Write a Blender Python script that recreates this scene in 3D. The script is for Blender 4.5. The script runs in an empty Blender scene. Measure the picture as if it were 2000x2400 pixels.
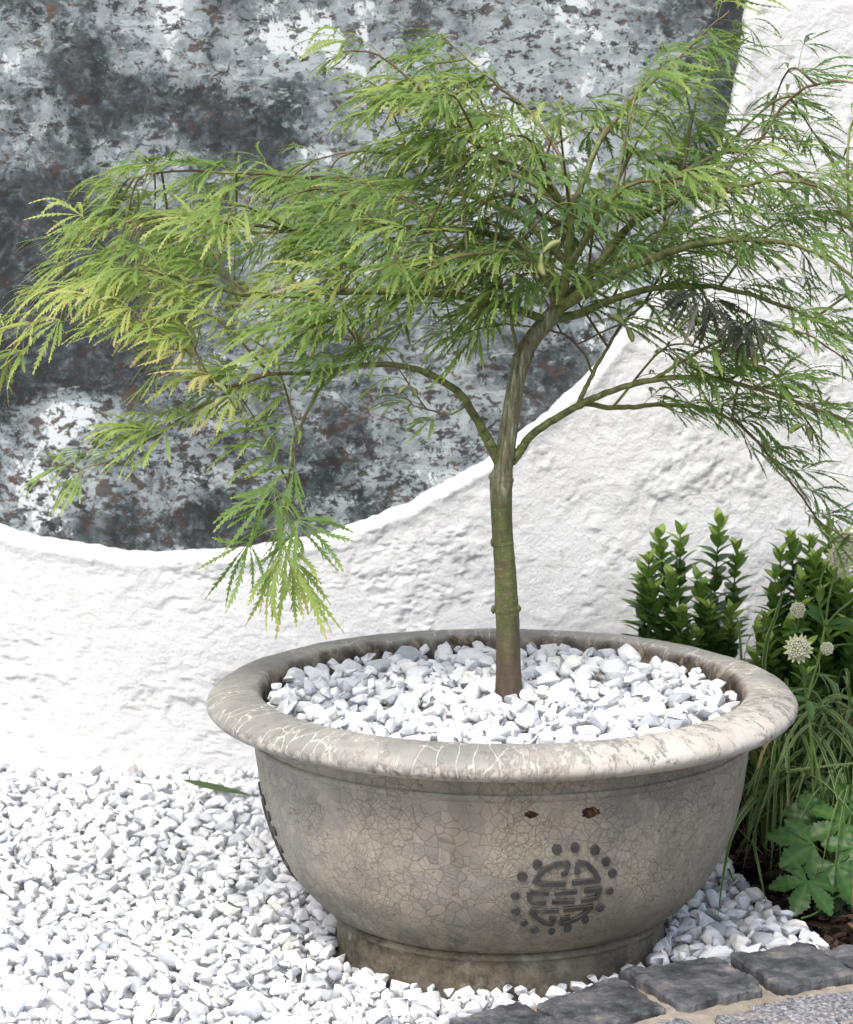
import bpy, bmesh, math, random
import numpy as np
from mathutils import Vector, Matrix
rnd = random.Random(7); rng = np.random.default_rng(7)
sc = bpy.context.scene
COL = sc.collection
# ------------------------------------------------------------------ camera maths
F = 6500.0; PITCH = math.radians(9.3); CAM = np.array([0.0, -3.67, 1.191])
FW = np.array([0, math.cos(PITCH), -math.sin(PITCH)]); UPV = np.array([0, math.sin(PITCH), math.cos(PITCH)])
RT = np.array([1.0, 0, 0])
def at(px, py, Y):
    d = FW + RT*(px-1000)/F + UPV*(1200-py)/F
    return CAM + d*((Y-CAM[1])/d[1])
def ground_at(px, py, z=0.0):
    d = FW + RT*(px-1000)/F + UPV*(1200-py)/F
    return CAM + d*((z-CAM[2])/d[2])
K = 2000/1750.0
def av(x, y, Y): return at(x*K, y*K, Y)
BX = float(at(1176, 1618, 0)[0])            # bowl axis

# ------------------------------------------------------------------ object helpers
def tag(o, label=None, cat=None, group=None, kind=None):
    if label: o['label'] = label
    if cat: o['category'] = cat
    if group: o['group'] = group
    if kind: o['kind'] = kind
    return o
def empty(name, loc=(0, 0, 0)):
    o = bpy.data.objects.new(name, None); o.location = loc; o.empty_display_size = .05
    COL.objects.link(o); return o
def link(name, me, parent=None, mats=()):
    o = bpy.data.objects.new(name, me); COL.objects.link(o)
    for m in mats: me.materials.append(m)
    if parent is not None:
        o.parent = parent
        o.matrix_parent_inverse = Matrix.Translation(-Vector(parent.location))
    return o
def mesh_np(name, V, Fs, smooth=False, attrs=None, mat_idx=None):
    """V (n,3); Fs list of int arrays (m,k)"""
    me = bpy.data.meshes.new(name)
    V = np.asarray(V, dtype=np.float32)
    Fs = [np.asarray(f, dtype=np.int32) for f in Fs if len(f)]
    loops = np.concatenate([f.ravel() for f in Fs]); tot = np.concatenate([np.full(len(f), f.shape[1], np.int32) for f in Fs])
    starts = np.concatenate([[0], np.cumsum(tot)[:-1]]).astype(np.int32)
    me.vertices.add(len(V)); me.vertices.foreach_set('co', V.ravel())
    me.loops.add(len(loops)); me.loops.foreach_set('vertex_index', loops)
    me.polygons.add(len(tot)); me.polygons.foreach_set('loop_start', starts)
    if mat_idx is not None: me.polygons.foreach_set('material_index', np.asarray(mat_idx, np.int32))
    me.polygons.foreach_set('use_smooth', np.full(len(tot), bool(smooth)))
    me.update(calc_edges=True)
    if attrs:
        for k, a in attrs.items():
            a = np.asarray(a, np.float32)
            if a.ndim == 1:
                at_ = me.attributes.new(k, 'FLOAT', 'POINT'); at_.data.foreach_set('value', a)
            else:
                at_ = me.attributes.new(k, 'FLOAT_COLOR', 'POINT')
                if a.shape[1] == 3: a = np.concatenate([a, np.ones((len(a), 1), np.float32)], 1)
                at_.data.foreach_set('color', a.ravel())
    me.validate(); return me
class MB:
    """collects pieces into one mesh"""
    def __init__(s): s.V = []; s.Q = []; s.T = []; s.A = []; s.n = 0
    def add(s, V, Q=None, T=None, a=0.0):
        V = np.asarray(V, float)
        if Q is not None and len(Q): s.Q.append(np.asarray(Q)+s.n)
        if T is not None and len(T): s.T.append(np.asarray(T)+s.n)
        s.V.append(V); s.A.append(np.broadcast_to(np.asarray(a, float), (len(V),))); s.n += len(V)
    def build(s, name, parent=None, mats=(), smooth=True, attr='tone'):
        Fs = []
        if s.Q: Fs.append(np.concatenate(s.Q))
        if s.T: Fs.append(np.concatenate(s.T))
        me = mesh_np(name, np.concatenate(s.V), Fs, smooth, {attr: np.concatenate(s.A)})
        return link(name, me, parent, mats)
def nrm(v):
    v = np.asarray(v, float); return v/(np.linalg.norm(v, axis=-1, keepdims=True)+1e-12)
def catmull(P, n):
    P = np.asarray(P, float); Q = np.vstack([2*P[0]-P[1], P, 2*P[-1]-P[-2]])
    out = []
    for i in range(1, len(Q)-2):
        t = np.linspace(0, 1, n, endpoint=False)[:, None]
        a, b, c, d = Q[i-1], Q[i], Q[i+1], Q[i+2]
        out.append(.5*((2*b)+(c-a)*t+(2*a-5*b+4*c-d)*t**2+(3*b-a-3*c+d)*t**3))
    out.append(P[-1:]); return np.vstack(out)
def frames(P):
    T = np.gradient(P, axis=0); T = nrm(T)
    U = np.zeros_like(P); up = np.array([0.13, -1, 0.07]); 
    u = up-T[0]*np.dot(up, T[0]); u = nrm(u)
    for i in range(len(P)):
        u = u-T[i]*np.dot(u, T[i]); u = nrm(u); U[i] = u
    return T, U, np.cross(T, U)
def tube(mb, P, R, seg=8, a=0.0, wob=0.0):
    P = np.asarray(P, float); R = np.broadcast_to(np.asarray(R, float), (len(P),))
    T, U, W = frames(P); th = np.linspace(0, 2*math.pi, seg, endpoint=False)
    rr = R[:, None]*np.ones((1, seg))
    if wob: rr = rr*(1+wob*rng.normal(size=rr.shape))
    V = P[:, None]+rr[..., None]*(np.cos(th)[None, :, None]*U[:, None]+np.sin(th)[None, :, None]*W[:, None])
    n = len(P); i = np.arange(n-1)[:, None]; j = np.arange(seg)[None]; j2 = (j+1) % seg
    Q = np.stack([i*seg+j, i*seg+j2, (i+1)*seg+j2, (i+1)*seg+j], -1).reshape(-1, 4)
    V = V.reshape(-1, 3); c = len(V)
    V = np.vstack([V, P[:1], P[-1:]])
    T1 = [[c, (k+1) % seg, k] for k in range(seg)]+[[c+1, (n-1)*seg+k, (n-1)*seg+(k+1) % seg] for k in range(seg)]
    aa = np.asarray(a, float)
    if aa.ndim: aa = np.concatenate([np.repeat(aa, seg), aa[:1], aa[-1:]])
    mb.add(V, Q, T1, aa)
# perlin noise
_perm = rng.permutation(512); _perm = np.concatenate([_perm, _perm])
_g = rng.normal(size=(512, 2)); _g /= np.linalg.norm(_g, axis=1, keepdims=True)
def perlin(x, y):
    xi = np.floor(x).astype(int); yi = np.floor(y).astype(int); xf = x-xi; yf = y-yi
    u = xf**3*(xf*(xf*6-15)+10); v = yf**3*(yf*(yf*6-15)+10)
    def gr(ix, iy, fx, fy):
        h = _perm[(_perm[ix & 511]+iy) & 511]; g = _g[h]; return g[..., 0]*fx+g[..., 1]*fy
    a = gr(xi, yi, xf, yf); b = gr(xi+1, yi, xf-1, yf); c = gr(xi, yi+1, xf, yf-1); d = gr(xi+1, yi+1, xf-1, yf-1)
    return (a+(b-a)*u)*(1-v)+(c+(d-c)*u)*v
def fbm(x, y, o=4, g=.5):
    s = 0; a = 1
    for k in range(o): s = s+a*perlin(x*2**k+17.3*k, y*2**k-9.1*k); a *= g
    return s
def inpoly(x, y, poly):
    x = np.asarray(x); y = np.asarray(y); c = np.zeros(x.shape, bool); n = len(poly)
    for i in range(n):
        x1, y1 = poly[i]; x2, y2 = poly[(i+1) % n]
        k = ((y1 > y) != (y2 > y)) & (x < (x2-x1)*(y-y1)/((y2-y1) if y2 != y1 else 1e-9)+x1)
        c ^= k
    return c

# ------------------------------------------------------------------ material helpers
class NT:
    def __init__(s, name, rough=.6, spec=.3):
        s.m = bpy.data.materials.new(name); s.m.use_nodes = True; s.t = s.m.node_tree
        s.b = s.t.nodes['Principled BSDF']; s.b.inputs['Roughness'].default_value = rough
        s.b.inputs['Specular IOR Level'].default_value = spec
        s.out = s.t.nodes['Material Output']; s.co = None
    def n(s, t, **kw):
        nd = s.t.nodes.new(t)
        for k, v in kw.items(): setattr(nd, k, v)
        return nd
    def L(s, a, b): s.t.links.new(a, b)
    def coord(s, scale=(1, 1, 1), src='Object', warp=0, wscale=5):
        c = s.n('ShaderNodeTexCoord').outputs[src]
        mp = s.n('ShaderNodeMapping'); mp.inputs['Scale'].default_value = scale; s.L(c, mp.inputs['Vector']); o = mp.outputs[0]
        if warp:
            nz = s.n('ShaderNodeTexNoise'); nz.inputs['Scale'].default_value = wscale; nz.inputs['Detail'].default_value = 3; s.L(o, nz.inputs['Vector'])
            sb = s.n('ShaderNodeVectorMath', operation='SUBTRACT'); s.L(nz.outputs['Color'], sb.inputs[0]); sb.inputs[1].default_value = (.5, .5, .5)
            ml = s.n('ShaderNodeVectorMath', operation='SCALE'); s.L(sb.outputs[0], ml.inputs[0]); ml.inputs['Scale'].default_value = warp
            ad = s.n('ShaderNodeVectorMath', operation='ADD'); s.L(o, ad.inputs[0]); s.L(ml.outputs[0], ad.inputs[1]); o = ad.outputs[0]
        return o
    def noise(s, co, scale, detail=4, rough=.55, out='Fac'):
        nd = s.n('ShaderNodeTexNoise'); nd.inputs['Scale'].default_value = scale; nd.inputs['Detail'].default_value = detail; nd.inputs['Roughness'].default_value = rough
        s.L(co, nd.inputs['Vector']); return nd.outputs[out]
    def voro(s, co, scale, feature='DISTANCE_TO_EDGE', out='Distance', rand=1):
        nd = s.n('ShaderNodeTexVoronoi', feature=feature); nd.inputs['Scale'].default_value = scale; nd.inputs['Randomness'].default_value = rand
        s.L(co, nd.inputs['Vector']); return nd.outputs[out]
    def ramp(s, f, stops, interp='LINEAR'):
        nd = s.n('ShaderNodeValToRGB'); cr = nd.color_ramp; cr.interpolation = interp
        while len(cr.elements) < len(stops): cr.elements.new(.5)
        for e, (p, c) in zip(cr.elements, stops):
            e.position = p; e.color = (c, c, c, 1) if not hasattr(c, '__len__') else (*c, 1)
        s.L(f, nd.inputs[0]); return nd.outputs[0]
    def mix(s, f, a, b, mode='MIX'):
        nd = s.n('ShaderNodeMix', data_type='RGBA', blend_type=mode)
        for sock, v in ((0, f), (6, a), (7, b)):
            if hasattr(v, 'is_linked'): s.L(v, nd.inputs[sock])
            elif sock == 0: nd.inputs[0].default_value = v
            else: nd.inputs[sock].default_value = (*v, 1) if hasattr(v, '__len__') else (v, v, v, 1)
        return nd.outputs[2]
    def math(s, op, a, b=0.0, clamp=False):
        nd = s.n('ShaderNodeMath', operation=op, use_clamp=clamp)
        for i, v in ((0, a), (1, b)):
            if hasattr(v, 'is_linked'): s.L(v, nd.inputs[i])
            else: nd.inputs[i].default_value = v
        return nd.outputs[0]
    def attr(s, name, out='Fac'):
        nd = s.n('ShaderNodeAttribute', attribute_name=name); return nd.outputs[out]
    def sep(s, co):
        nd = s.n('ShaderNodeSeparateXYZ'); s.L(co, nd.inputs[0]); return nd.outputs
    def base(s, c):
        if hasattr(c, 'is_linked'): s.L(c, s.b.inputs['Base Color'])
        else: s.b.inputs['Base Color'].default_value = (*c, 1)
    def bump(s, h, dist=.002, strength=1.0, prev=None):
        nd = s.n('ShaderNodeBump'); nd.inputs['Distance'].default_value = dist; nd.inputs['Strength'].default_value = strength
        s.L(h, nd.inputs['Height'])
        if prev is not None: s.L(prev, nd.inputs['Normal'])
        s.L(nd.outputs[0], s.b.inputs['Normal']); return nd.outputs[0]
    def rough(s, f): s.L(f, s.b.inputs['Roughness'])
    def translucent(s, color, fac=.35):
        tr = s.n('ShaderNodeBsdfTranslucent'); s.L(color, tr.inputs['Color'])
        mx = s.n('ShaderNodeMixShader'); mx.inputs[0].default_value = fac
        s.L(s.b.outputs[0], mx.inputs[1]); s.L(tr.outputs[0], mx.inputs[2]); s.L(mx.outputs[0], s.out.inputs[0])

def mat_plaster():
    t = NT('white_plaster', .9, .1); co = t.coord()
    big = t.noise(co, 3.2, 5, .6); fine = t.noise(co, 55, 6, .65); mid = t.noise(t.coord(warp=.05, wscale=9), 14, 5, .6)
    stain = t.ramp(t.noise(co, 9, 6, .7), [(.52, 0), (.72, 1)])
    c = t.mix(t.ramp(big, [(.35, 0), (.7, 1)]), (.755, .768, .775), (.69, .698, .70))
    c = t.mix(t.math('MULTIPLY', stain, .28), c, (.55, .52, .46))
    pits = t.ramp(t.noise(co, 38, 3, .5), [(.70, 0), (.76, 1)])
    c = t.mix(t.math('MULTIPLY', pits, .5), c, (.42, .39, .34))
    t.base(c)
    b1 = t.bump(mid, .0014, .5); b2 = t.bump(fine, .0042, 1.0, b1); g = t.noise(co, 190, 4, .65); t.bump(g, .0014, .9, b2)
    return t.m
def mat_panel():
    t = NT('weathered_painted_metal', .55, .35); co = t.coord(warp=.05, wscale=6)
    tone = t.attr('tone'); wz = t.attr('warm')
    # brushed vectors: horizontal streaks low, vertical streaks high
    tn = t.math('SUBTRACT', tone, .5)
    m1 = t.noise(t.coord(warp=.10, wscale=5), 5.5, 10, .70); m2 = t.noise(t.coord((1, 1, 1), warp=.03, wscale=30), 30, 8, .72); m3 = t.noise(t.coord((1, 1, 1)), 110, 5, .7)
    f = t.math('ADD', t.math('MULTIPLY', m1, .70), t.math('MULTIPLY', m2, .42)); f = t.math('ADD', f, t.math('MULTIPLY', m3, .18))
    f = t.math('SUBTRACT', t.math('ADD', f, t.math('MULTIPLY', tn, .46)), .17)
    c = t.ramp(f, [(.33, (.020, .028, .031)), (.40, (.048, .063, .068)), (.48, (.10, .12, .132)), (.55, (.17, .20, .215)), (.64, (.27, .31, .325)), (.76, (.40, .45, .46))])
    bl = t.noise(t.coord(warp=.07, wscale=16), 13, 12, .76)
    blm = t.ramp(t.math('ADD', bl, t.math('MULTIPLY', tn, .24)), [(.490, 0), (.510, .75), (.56, 1)])
    c = t.mix(t.math('MULTIPLY', t.ramp(m2, [(.46, 0), (.60, 1)]), .45), c, (.13, .16, .165))
    c = t.mix(t.math('MULTIPLY', blm, .72), c, t.mix(t.ramp(m2, [(.35, 0), (.65, 1)]), (.15, .18, .195), (.42, .475, .49)))
    fs = t.ramp(t.math('ADD', t.noise(t.coord(warp=.02, wscale=50), 70, 9, .78), t.math('MULTIPLY', tn, .10)), [(.54, 0), (.58, 1)]); c = t.mix(t.math('MULTIPLY', fs, .3), c, (.38, .43, .45))
    bs_ = t.noise(t.coord((.6, 1, 1.7), warp=.05, wscale=20), 26, 8, .72)
    bsm = t.ramp(t.math('ADD', bs_, t.math('MULTIPLY', tn, .16)), [(.575, 0), (.60, 1)])
    c = t.mix(t.math('MULTIPLY', bsm, .6), c, (.44, .50, .52))
    dk = t.ramp(t.math('SUBTRACT', t.noise(t.coord(warp=.10, wscale=9), 5.5, 12, .70), t.math('MULTIPLY', tn, .50)), [(.605, 0), (.64, 1)])
    c = t.mix(t.math('MULTIPLY', dk, .80), c, t.ramp(t.noise(t.coord(warp=.03, wscale=30), 34, 8, .72), [(.40, (.016, .019, .023)), (.52, (.045, .054, .062)), (.62, (.13, .155, .165)), (.72, (.30, .34, .36))]))
    wh = t.ramp(t.math('ADD', t.noise(t.coord((1, 1, .75), warp=.07, wscale=12), 8, 11, .74), t.math('MULTIPLY', tn, .42)), [(.640, 0), (.658, 1)])
    c = t.mix(t.math('MULTIPLY', wh, .85), c, (.66, .705, .72))
    rust = t.ramp(t.noise(co, 15, 5, .65), [(.42, (.018, .018, .018)), (.54, (.042, .034, .030)), (.63, (.075, .050, .040)), (.72, (.13, .058, .036))])
    for sc_, th, st_ in ((25, .60, (1, 1, 1.5)), (42, .585, (1, 1, 1.8)), (75, .595, (1, 1, 1.2))):
        fl = t.noise(t.coord(st_, warp=.04, wscale=24), sc_, 7, .64)
        c = t.mix(t.math('MULTIPLY', t.ramp(t.math('ADD', fl, t.math('MULTIPLY', wz, .05)), [(th, 0), (th+.02, 1)]), .86), c, rust)
    sp = t.ramp(t.voro(co, 120, 'F1'), [(.10, 1), (.18, 0)]); c = t.mix(t.math('MULTIPLY', t.math('MULTIPLY', sp, t.ramp(t.noise(co, 6, 3), [(.5, 0), (.6, 1)])), .35), c, (.5, .56, .58))
    t.base(c); t.rough(t.ramp(m2, [(.3, .4), (.7, .75)]))
    t.bump(t.math('ADD', f, t.math('MULTIPLY', wh, .3)), .0015, .5)
    return t.m
def mat_stone():
    t = NT('white_marble_gravel', .75, .25); co = t.coord(warp=.02, wscale=40); tone = t.attr('tone')
    v = t.noise(t.coord((1, 1, 2.2), warp=.03, wscale=30), 60, 6, .65)
    base = t.ramp(tone, [(0, (.30, .33, .36)), (.05, (.52, .55, .58)), (.22, (.73, .755, .785)), (.75, (.85, .86, .875)), (.88, (.88, .88, .88)), (.955, (.85, .835, .79)), (1, (.70, .70, .62))])
    vein = t.ramp(v, [(.46, 0), (.66, 1)])
    c = t.mix(t.math('MULTIPLY', vein, .55), base, (.50, .54, .585))
    sp = t.ramp(t.noise(co, 420, 3, .7), [(.62, 0), (.72, 1)]); c = t.mix(t.math('MULTIPLY', sp, .25), c, (.42, .45, .50))
    t.base(c); b = t.bump(t.noise(co, 110, 5, .6), .003, .7); t.bump(t.noise(co, 500, 3, .6), .0008, .6, b)
    return t.m
def mat_body():
    t = NT('crackled_glaze', .6, .3); co = t.coord(warp=.030, wscale=11)
    z = t.sep(t.coord())[2]
    patch = t.noise(t.coord(warp=.08, wscale=6), 5.5, 6, .62)
    sm = t.noise(co, 28, 5, .6)
    c = t.ramp(t.math('ADD', patch, t.math('MULTIPLY', t.math('SUBTRACT', sm, .5), .25)),
               [(.36, (.265, .257, .235)), (.46, (.305, .292, .26)), (.52, (.36, .335, .285)), (.62, (.43, .395, .325)), (.72, (.31, .292, .25))])
    # individual glaze cells take slightly different tints
    cell = t.voro(co, 60, 'F1', 'Color'); cs = t.n('ShaderNodeSeparateColor'); t.L(cell, cs.inputs[0])
    c = t.mix(t.math('MULTIPLY', t.ramp(cs.outputs[0], [(.70, 0), (.72, 1)]), .24), c, (.235, .23, .212))
    c = t.mix(t.math('MULTIPLY', t.ramp(cs.outputs[1], [(.72, 0), (.74, 1)]), .32), c, (.47, .425, .34))
    mk = t.ramp(t.noise(t.coord(), 4.0, 3, .5), [(.42, 0), (.52, 1)])
    e1 = t.ramp(t.voro(co, 60), [(.0, 1), (.014, 1), (.04, 0)]); e2 = t.ramp(t.voro(co, 112), [(.0, 1), (.018, 1), (.05, 0)])
    e = t.math('MAXIMUM', e1, t.math('MULTIPLY', e2, mk))
    thin = t.ramp(t.noise(co, 16, 3, .5), [(.30, .15), (.5, 1)])
    em = t.math('MULTIPLY', t.math('MULTIPLY', e, thin), .60)
    c = t.mix(em, c, (.15, .115, .075))
    # brown staining and moss towards the foot, grime under the rim
    low = t.ramp(t.math('ADD', z, t.math('MULTIPLY', t.math('SUBTRACT', t.noise(co, 9, 6, .65), .5), .16)), [(.035, 1), (.15, 0)])
    c = t.mix(t.math('MULTIPLY', low, .85), c, t.mix(t.ramp(t.noise(co, 32, 8, .75), [(.40, 0), (.60, 1)]), (.045, .038, .02), (.20, .165, .11)))
    ls = t.ramp(t.noise(co, 24, 8, .75), [(.53, 0), (.63, 1)])
    c = t.mix(t.math('MULTIPLY', t.math('MULTIPLY', low, ls), .7), c, (.36, .33, .26))
    spk = t.ramp(t.noise(co, 130, 4, .65), [(.64, 0), (.69, 1)]); c = t.mix(t.math('MULTIPLY', spk, .7), c, (.09, .075, .06))
    dr = t.ramp(t.noise(t.coord((1, 1, .25), warp=.03, wscale=14), 13, 7, .68), [(.52, 0), (.66, 1)]); c = t.mix(t.math('MULTIPLY', dr, .35), c, (.17, .15, .115))
    wp = t.ramp(t.noise(t.coord(warp=.06, wscale=16), 9, 9, .74), [(.60, 0), (.64, 1)]); c = t.mix(t.math('MULTIPLY', wp, .45), c, (.52, .48, .40))
    big = t.ramp(t.noise(t.coord((1, 1, 1.5)), 3.2, 5, .6), [(.5, 0), (.68, 1)]); c = t.mix(t.math('MULTIPLY', big, .25), c, (.23, .22, .2))
    t.base(c); t.rough(t.ramp(low, [(0, .55), (1, .9)]))
    b = t.bump(t.math('SUBTRACT', 1, e), .0006, .6); t.bump(t.noise(co, 60, 5, .6), .0025, .4, b)
    return t.m
def mat_rim():
    t = NT('weathered_rim_glaze', .6, .3)
    # polar coordinates about the bowl's axis: cracks run across the rim
    s3 = t.sep(t.coord()); ax = s3[0]; ay = s3[1]; zz = s3[2]
    ang = t.math('ARCTAN2', ay, ax); r = t.math('SQRT', t.math('ADD', t.math('MULTIPLY', ax, ax), t.math('MULTIPLY', ay, ay)))
    cb = t.n('ShaderNodeCombineXYZ'); t.L(t.math('MULTIPLY', ang, 1.0), cb.inputs[0]); t.L(t.math('MULTIPLY', r, 1.15), cb.inputs[1]); t.L(t.math('MULTIPLY', zz, .9), cb.inputs[2])
    pc = cb.outputs[0]
    nz = t.noise(pc, 26, 4, .6, 'Color'); sb = t.n('ShaderNodeVectorMath', operation='SUBTRACT'); t.L(nz, sb.inputs[0]); sb.inputs[1].default_value = (.5,)*3
    sl = t.n('ShaderNodeVectorMath', operation='SCALE'); t.L(sb.outputs[0], sl.inputs[0]); sl.inputs['Scale'].default_value = .035
    ad = t.n('ShaderNodeVectorMath', operation='ADD'); t.L(pc, ad.inputs[0]); t.L(sl.outputs[0], ad.inputs[1]); pw = ad.outputs[0]
    co = t.coord(warp=.02, wscale=12)
    patch = t.noise(co, 8, 6, .62)
    c = t.ramp(patch, [(.35, (.245, .24, .222)), (.5, (.31, .302, .28)), (.60, (.38, .365, .33)), (.72, (.48, .46, .40)), (.85, (.30, .27, .22))])
    cr = t.ramp(t.voro(pw, 15), [(0, 1), (.012, 1), (.026, 0)])
    cr2 = t.ramp(t.voro(pw, 27), [(0, 1), (.014, 1), (.034, 0)])
    mk = t.ramp(t.noise(co, 6.5, 4, .6), [(.50, 0), (.60, 1)])
    crk = t.math('MAXIMUM', cr, t.math('MULTIPLY', cr2, mk))
    crk = t.math('MULTIPLY', crk, t.ramp(t.noise(co, 11, 4, .6), [(.43, 0), (.50, 1)]))
    c = t.mix(t.math('MULTIPLY', crk, .85), c, (.68, .645, .56))
    # limescale crust: front-right of the rim and along the lower lip
    fr = t.ramp(t.math('ADD', t.math('MULTIPLY', ax, .9), t.math('MULTIPLY', ay, -1.0)), [(.30, 0), (.52, 1)])
    lip = t.ramp(t.math('ADD', zz, t.math('MULTIPLY', t.math('SUBTRACT', t.noise(co, 14, 5, .6), .5), .02)), [(.330, 1), (.346, 0)])
    fm = t.math('MAXIMUM', fr, t.math('MULTIPLY', lip, .75))
    ln = t.noise(pw, 30, 11, .76)
    lime = t.ramp(t.math('ADD', ln, t.math('MULTIPLY', fm, .20)), [(.58, 0), (.63, 1)])
    c = t.mix(t.math('MULTIPLY', t.math('MULTIPLY', lime, t.math('ADD', fm, .08, True)), .85), c, t.mix(t.noise(co, 22, 5, .7), (.42, .39, .33), (.72, .70, .65)))
    br = t.ramp(t.noise(co, 17, 5, .65), [(.62, 0), (.72, 1)]); c = t.mix(t.math('MULTIPLY', br, .55), c, (.19, .125, .075))
    dk = t.ramp(t.math('ADD', t.noise(pw, 55, 5, .7), t.math('MULTIPLY', t.ramp(ax, [(.30, 0), (.38, 1)]), .10)), [(.66, 0), (.70, 1)]); c = t.mix(t.math('MULTIPLY', dk, .8), c, (.07, .065, .06))
    gr = t.ramp(t.noise(co, 48, 8, .78), [(.55, 0), (.63, 1)]); c = t.mix(t.math('MULTIPLY', t.math('MULTIPLY', gr, t.math('ADD', lip, .25, True)), .7), c, (.12, .11, .09))
    # bare stained clay on the inside face
    ins = t.ramp(t.math('ADD', r, t.math('MULTIPLY', t.math('SUBTRACT', t.noise(co, 20, 5), .5), .02)), [(.326, 1), (.331, 0)])
    ic = t.ramp(t.noise(co, 34, 7, .7), [(.40, (.035, .028, .022)), (.5, (.10, .08, .06)), (.58, (.25, .21, .155)), (.7, (.42, .37, .28))])
    c = t.mix(ins, c, ic)
    t.base(c); t.rough(t.ramp(lime, [(0, .52), (1, .9)]))
    b = t.bump(t.math('ADD', t.math('MULTIPLY', crk, .35), lime), .0016, .6); t.bump(t.noise(co, 70, 5, .6), .002, .35, b)
    return t.m
def mat_simple(name, stops, scale=20, rough=.6, spec=.3, bump=.001, bs=80, attr=None, detail=5):
    t = NT(name, rough, spec); co = t.coord(warp=.02, wscale=scale)
    f = t.noise(co, scale, detail, .62)
    if attr: f = t.math('ADD', f, t.math('MULTIPLY', t.math('SUBTRACT', t.attr(attr), .5), .6))
    t.base(t.ramp(f, stops)); t.bump(t.noise(co, bs, 5, .6), bump, .8); return t.m
def mat_bark():
    t = NT('maple_bark', .6, .3); co = t.coord(warp=.006, wscale=60); z = t.sep(t.coord())[2]
    g = t.ramp(t.noise(t.coord((1, 1, .25), warp=.01, wscale=40), 70, 5, .6), [(.35, (.065, .085, .028)), (.6, (.12, .15, .048)), (.75, (.18, .20, .085))])
    # lenticel scars: short horizontal brown dashes
    le = t.ramp(t.noise(t.coord((1, 1, 5)), 75, 6, .75), [(.52, 0), (.57, 1)])
    band = t.ramp(t.noise(t.coord((.3, .3, 1)), 22, 4, .6), [(.45, 0), (.6, 1)])
    g = t.mix(t.math('MULTIPLY', t.math('MULTIPLY', le, band), .85), g, (.20, .13, .085))
    # upper stem: grey-brown with pale lengthwise threads
    st = t.noise(t.coord((1, 1, .12)), 210, 4, .65)
    up = t.ramp(st, [(.36, (.09, .08, .052)), (.47, (.19, .165, .115)), (.54, (.17, .2, .085)), (.64, (.37, .37, .28))])
    wob = t.math('MULTIPLY', t.math('SUBTRACT', t.noise(co, 26, 4, .6), .5), .10)
    zw = t.math('ADD', z, wob)
    g = t.mix(t.math('MULTIPLY', t.ramp(t.noise(t.coord((1, 1, 1.6), warp=.02, wscale=50), 38, 7, .72), [(.50, 0), (.60, 1)]), .75), g, (.10, .072, .048))
    g = t.mix(t.math('MULTIPLY', t.ramp(t.noise(t.coord((1, 1, 6)), 110, 5, .7), [(.60, 0), (.66, 1)]), .7), g, (.38, .31, .23))
    c = t.mix(t.ramp(t.math('SUBTRACT', z, .60), [(.0, 0), (.025, 1)]), g, up)
    lo = t.mix(t.noise(t.coord((1, 1, .2)), 120, 4), (.045, .031, .021), (.15, .112, .08))
    c = t.mix(t.ramp(zw, [(.385, 1), (.47, 0)]), c, lo)
    t.base(c); t.bump(st, .0014, .7, t.bump(t.noise(t.coord((1, 1, 2)), 55, 6, .65), .003, .7)); return t.m
def mat_branch():
    t = NT('maple_branch_bark', .55, .3); co = t.coord(warp=.01, wscale=50); a = t.attr('tone')
    n = t.noise(t.coord((1, 1, 1)), 95, 5, .65)
    thick = t.ramp(n, [(.38, (.075, .085, .032)), (.5, (.135, .165, .05)), (.62, (.18, .21, .075)), (.72, (.36, .37, .26))])
    thin = t.ramp(t.noise(co, 12, 3), [(.38, (.13, .075, .055)), (.5, (.16, .12, .07)), (.6, (.22, .25, .08))])
    c = t.mix(a, thick, thin); sc_ = t.ramp(t.noise(co, 40, 4, .7), [(.56, 0), (.64, 1)]); c = t.mix(t.math('MULTIPLY', sc_, .55), c, (.13, .085, .055))
    t.base(c); t.bump(n, .0008, .6); return t.m
def mat_leaf(name, stops, trans=.35, rough=.45, spec=.35, vein=True):
    t = NT(name, rough, spec); a = t.attr('tone'); co = t.coord()
    f = t.math('ADD', a, t.math('MULTIPLY', t.math('SUBTRACT', t.noise(co, 45, 3), .5), .18))
    c = t.ramp(f, stops); t.base(c); t.translucent(t.mix(1.0, c, (1.0, 1.0, .62), 'MULTIPLY'), trans); return t.m
M = {}
M['plaster'] = mat_plaster(); M['panel'] = mat_panel(); M['stone'] = mat_stone(); M['body'] = mat_body(); M['rim'] = mat_rim()
M['emblem'] = mat_simple('dark_relief_glaze', [(.35, (.05, .05, .046)), (.58, (.082, .082, .075)), (.70, (.17, .155, .125))], 60, .6, .3, .001, 200)
M['bark'] = mat_bark(); M['branch'] = mat_branch()
LST = [(0, (.055, .10, .036)), (.25, (.09, .18, .05)), (.5, (.165, .275, .068)), (.75, (.31, .41, .11)), (.92, (.50, .53, .17)), (1, (.52, .46, .21))]
M['leaf'] = mat_leaf('maple_leaf', LST, .42)
M['petiole'] = mat_leaf('maple_petiole', [(0, (.14, .18, .05)), (.5, (.30, .32, .10)), (1, (.36, .20, .09))], .1)
M['pod'] = mat_leaf('maple_seed_wing', [(0, (.22, .30, .10)), (.6, (.40, .47, .20)), (1, (.48, .36, .22))], .4)
M['wither'] = mat_leaf('withered_maple_leaf', [(0, (.012, .014, .009)), (.5, (.03, .038, .018)), (1, (.10, .05, .03))], .1)
M['box'] = mat_leaf('box_leaf', [(0, (.03, .07, .02)), (.4, (.06, .135, .03)), (.7, (.15, .26, .055)), (1, (.34, .46, .11))], .28, .42, .35)
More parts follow.
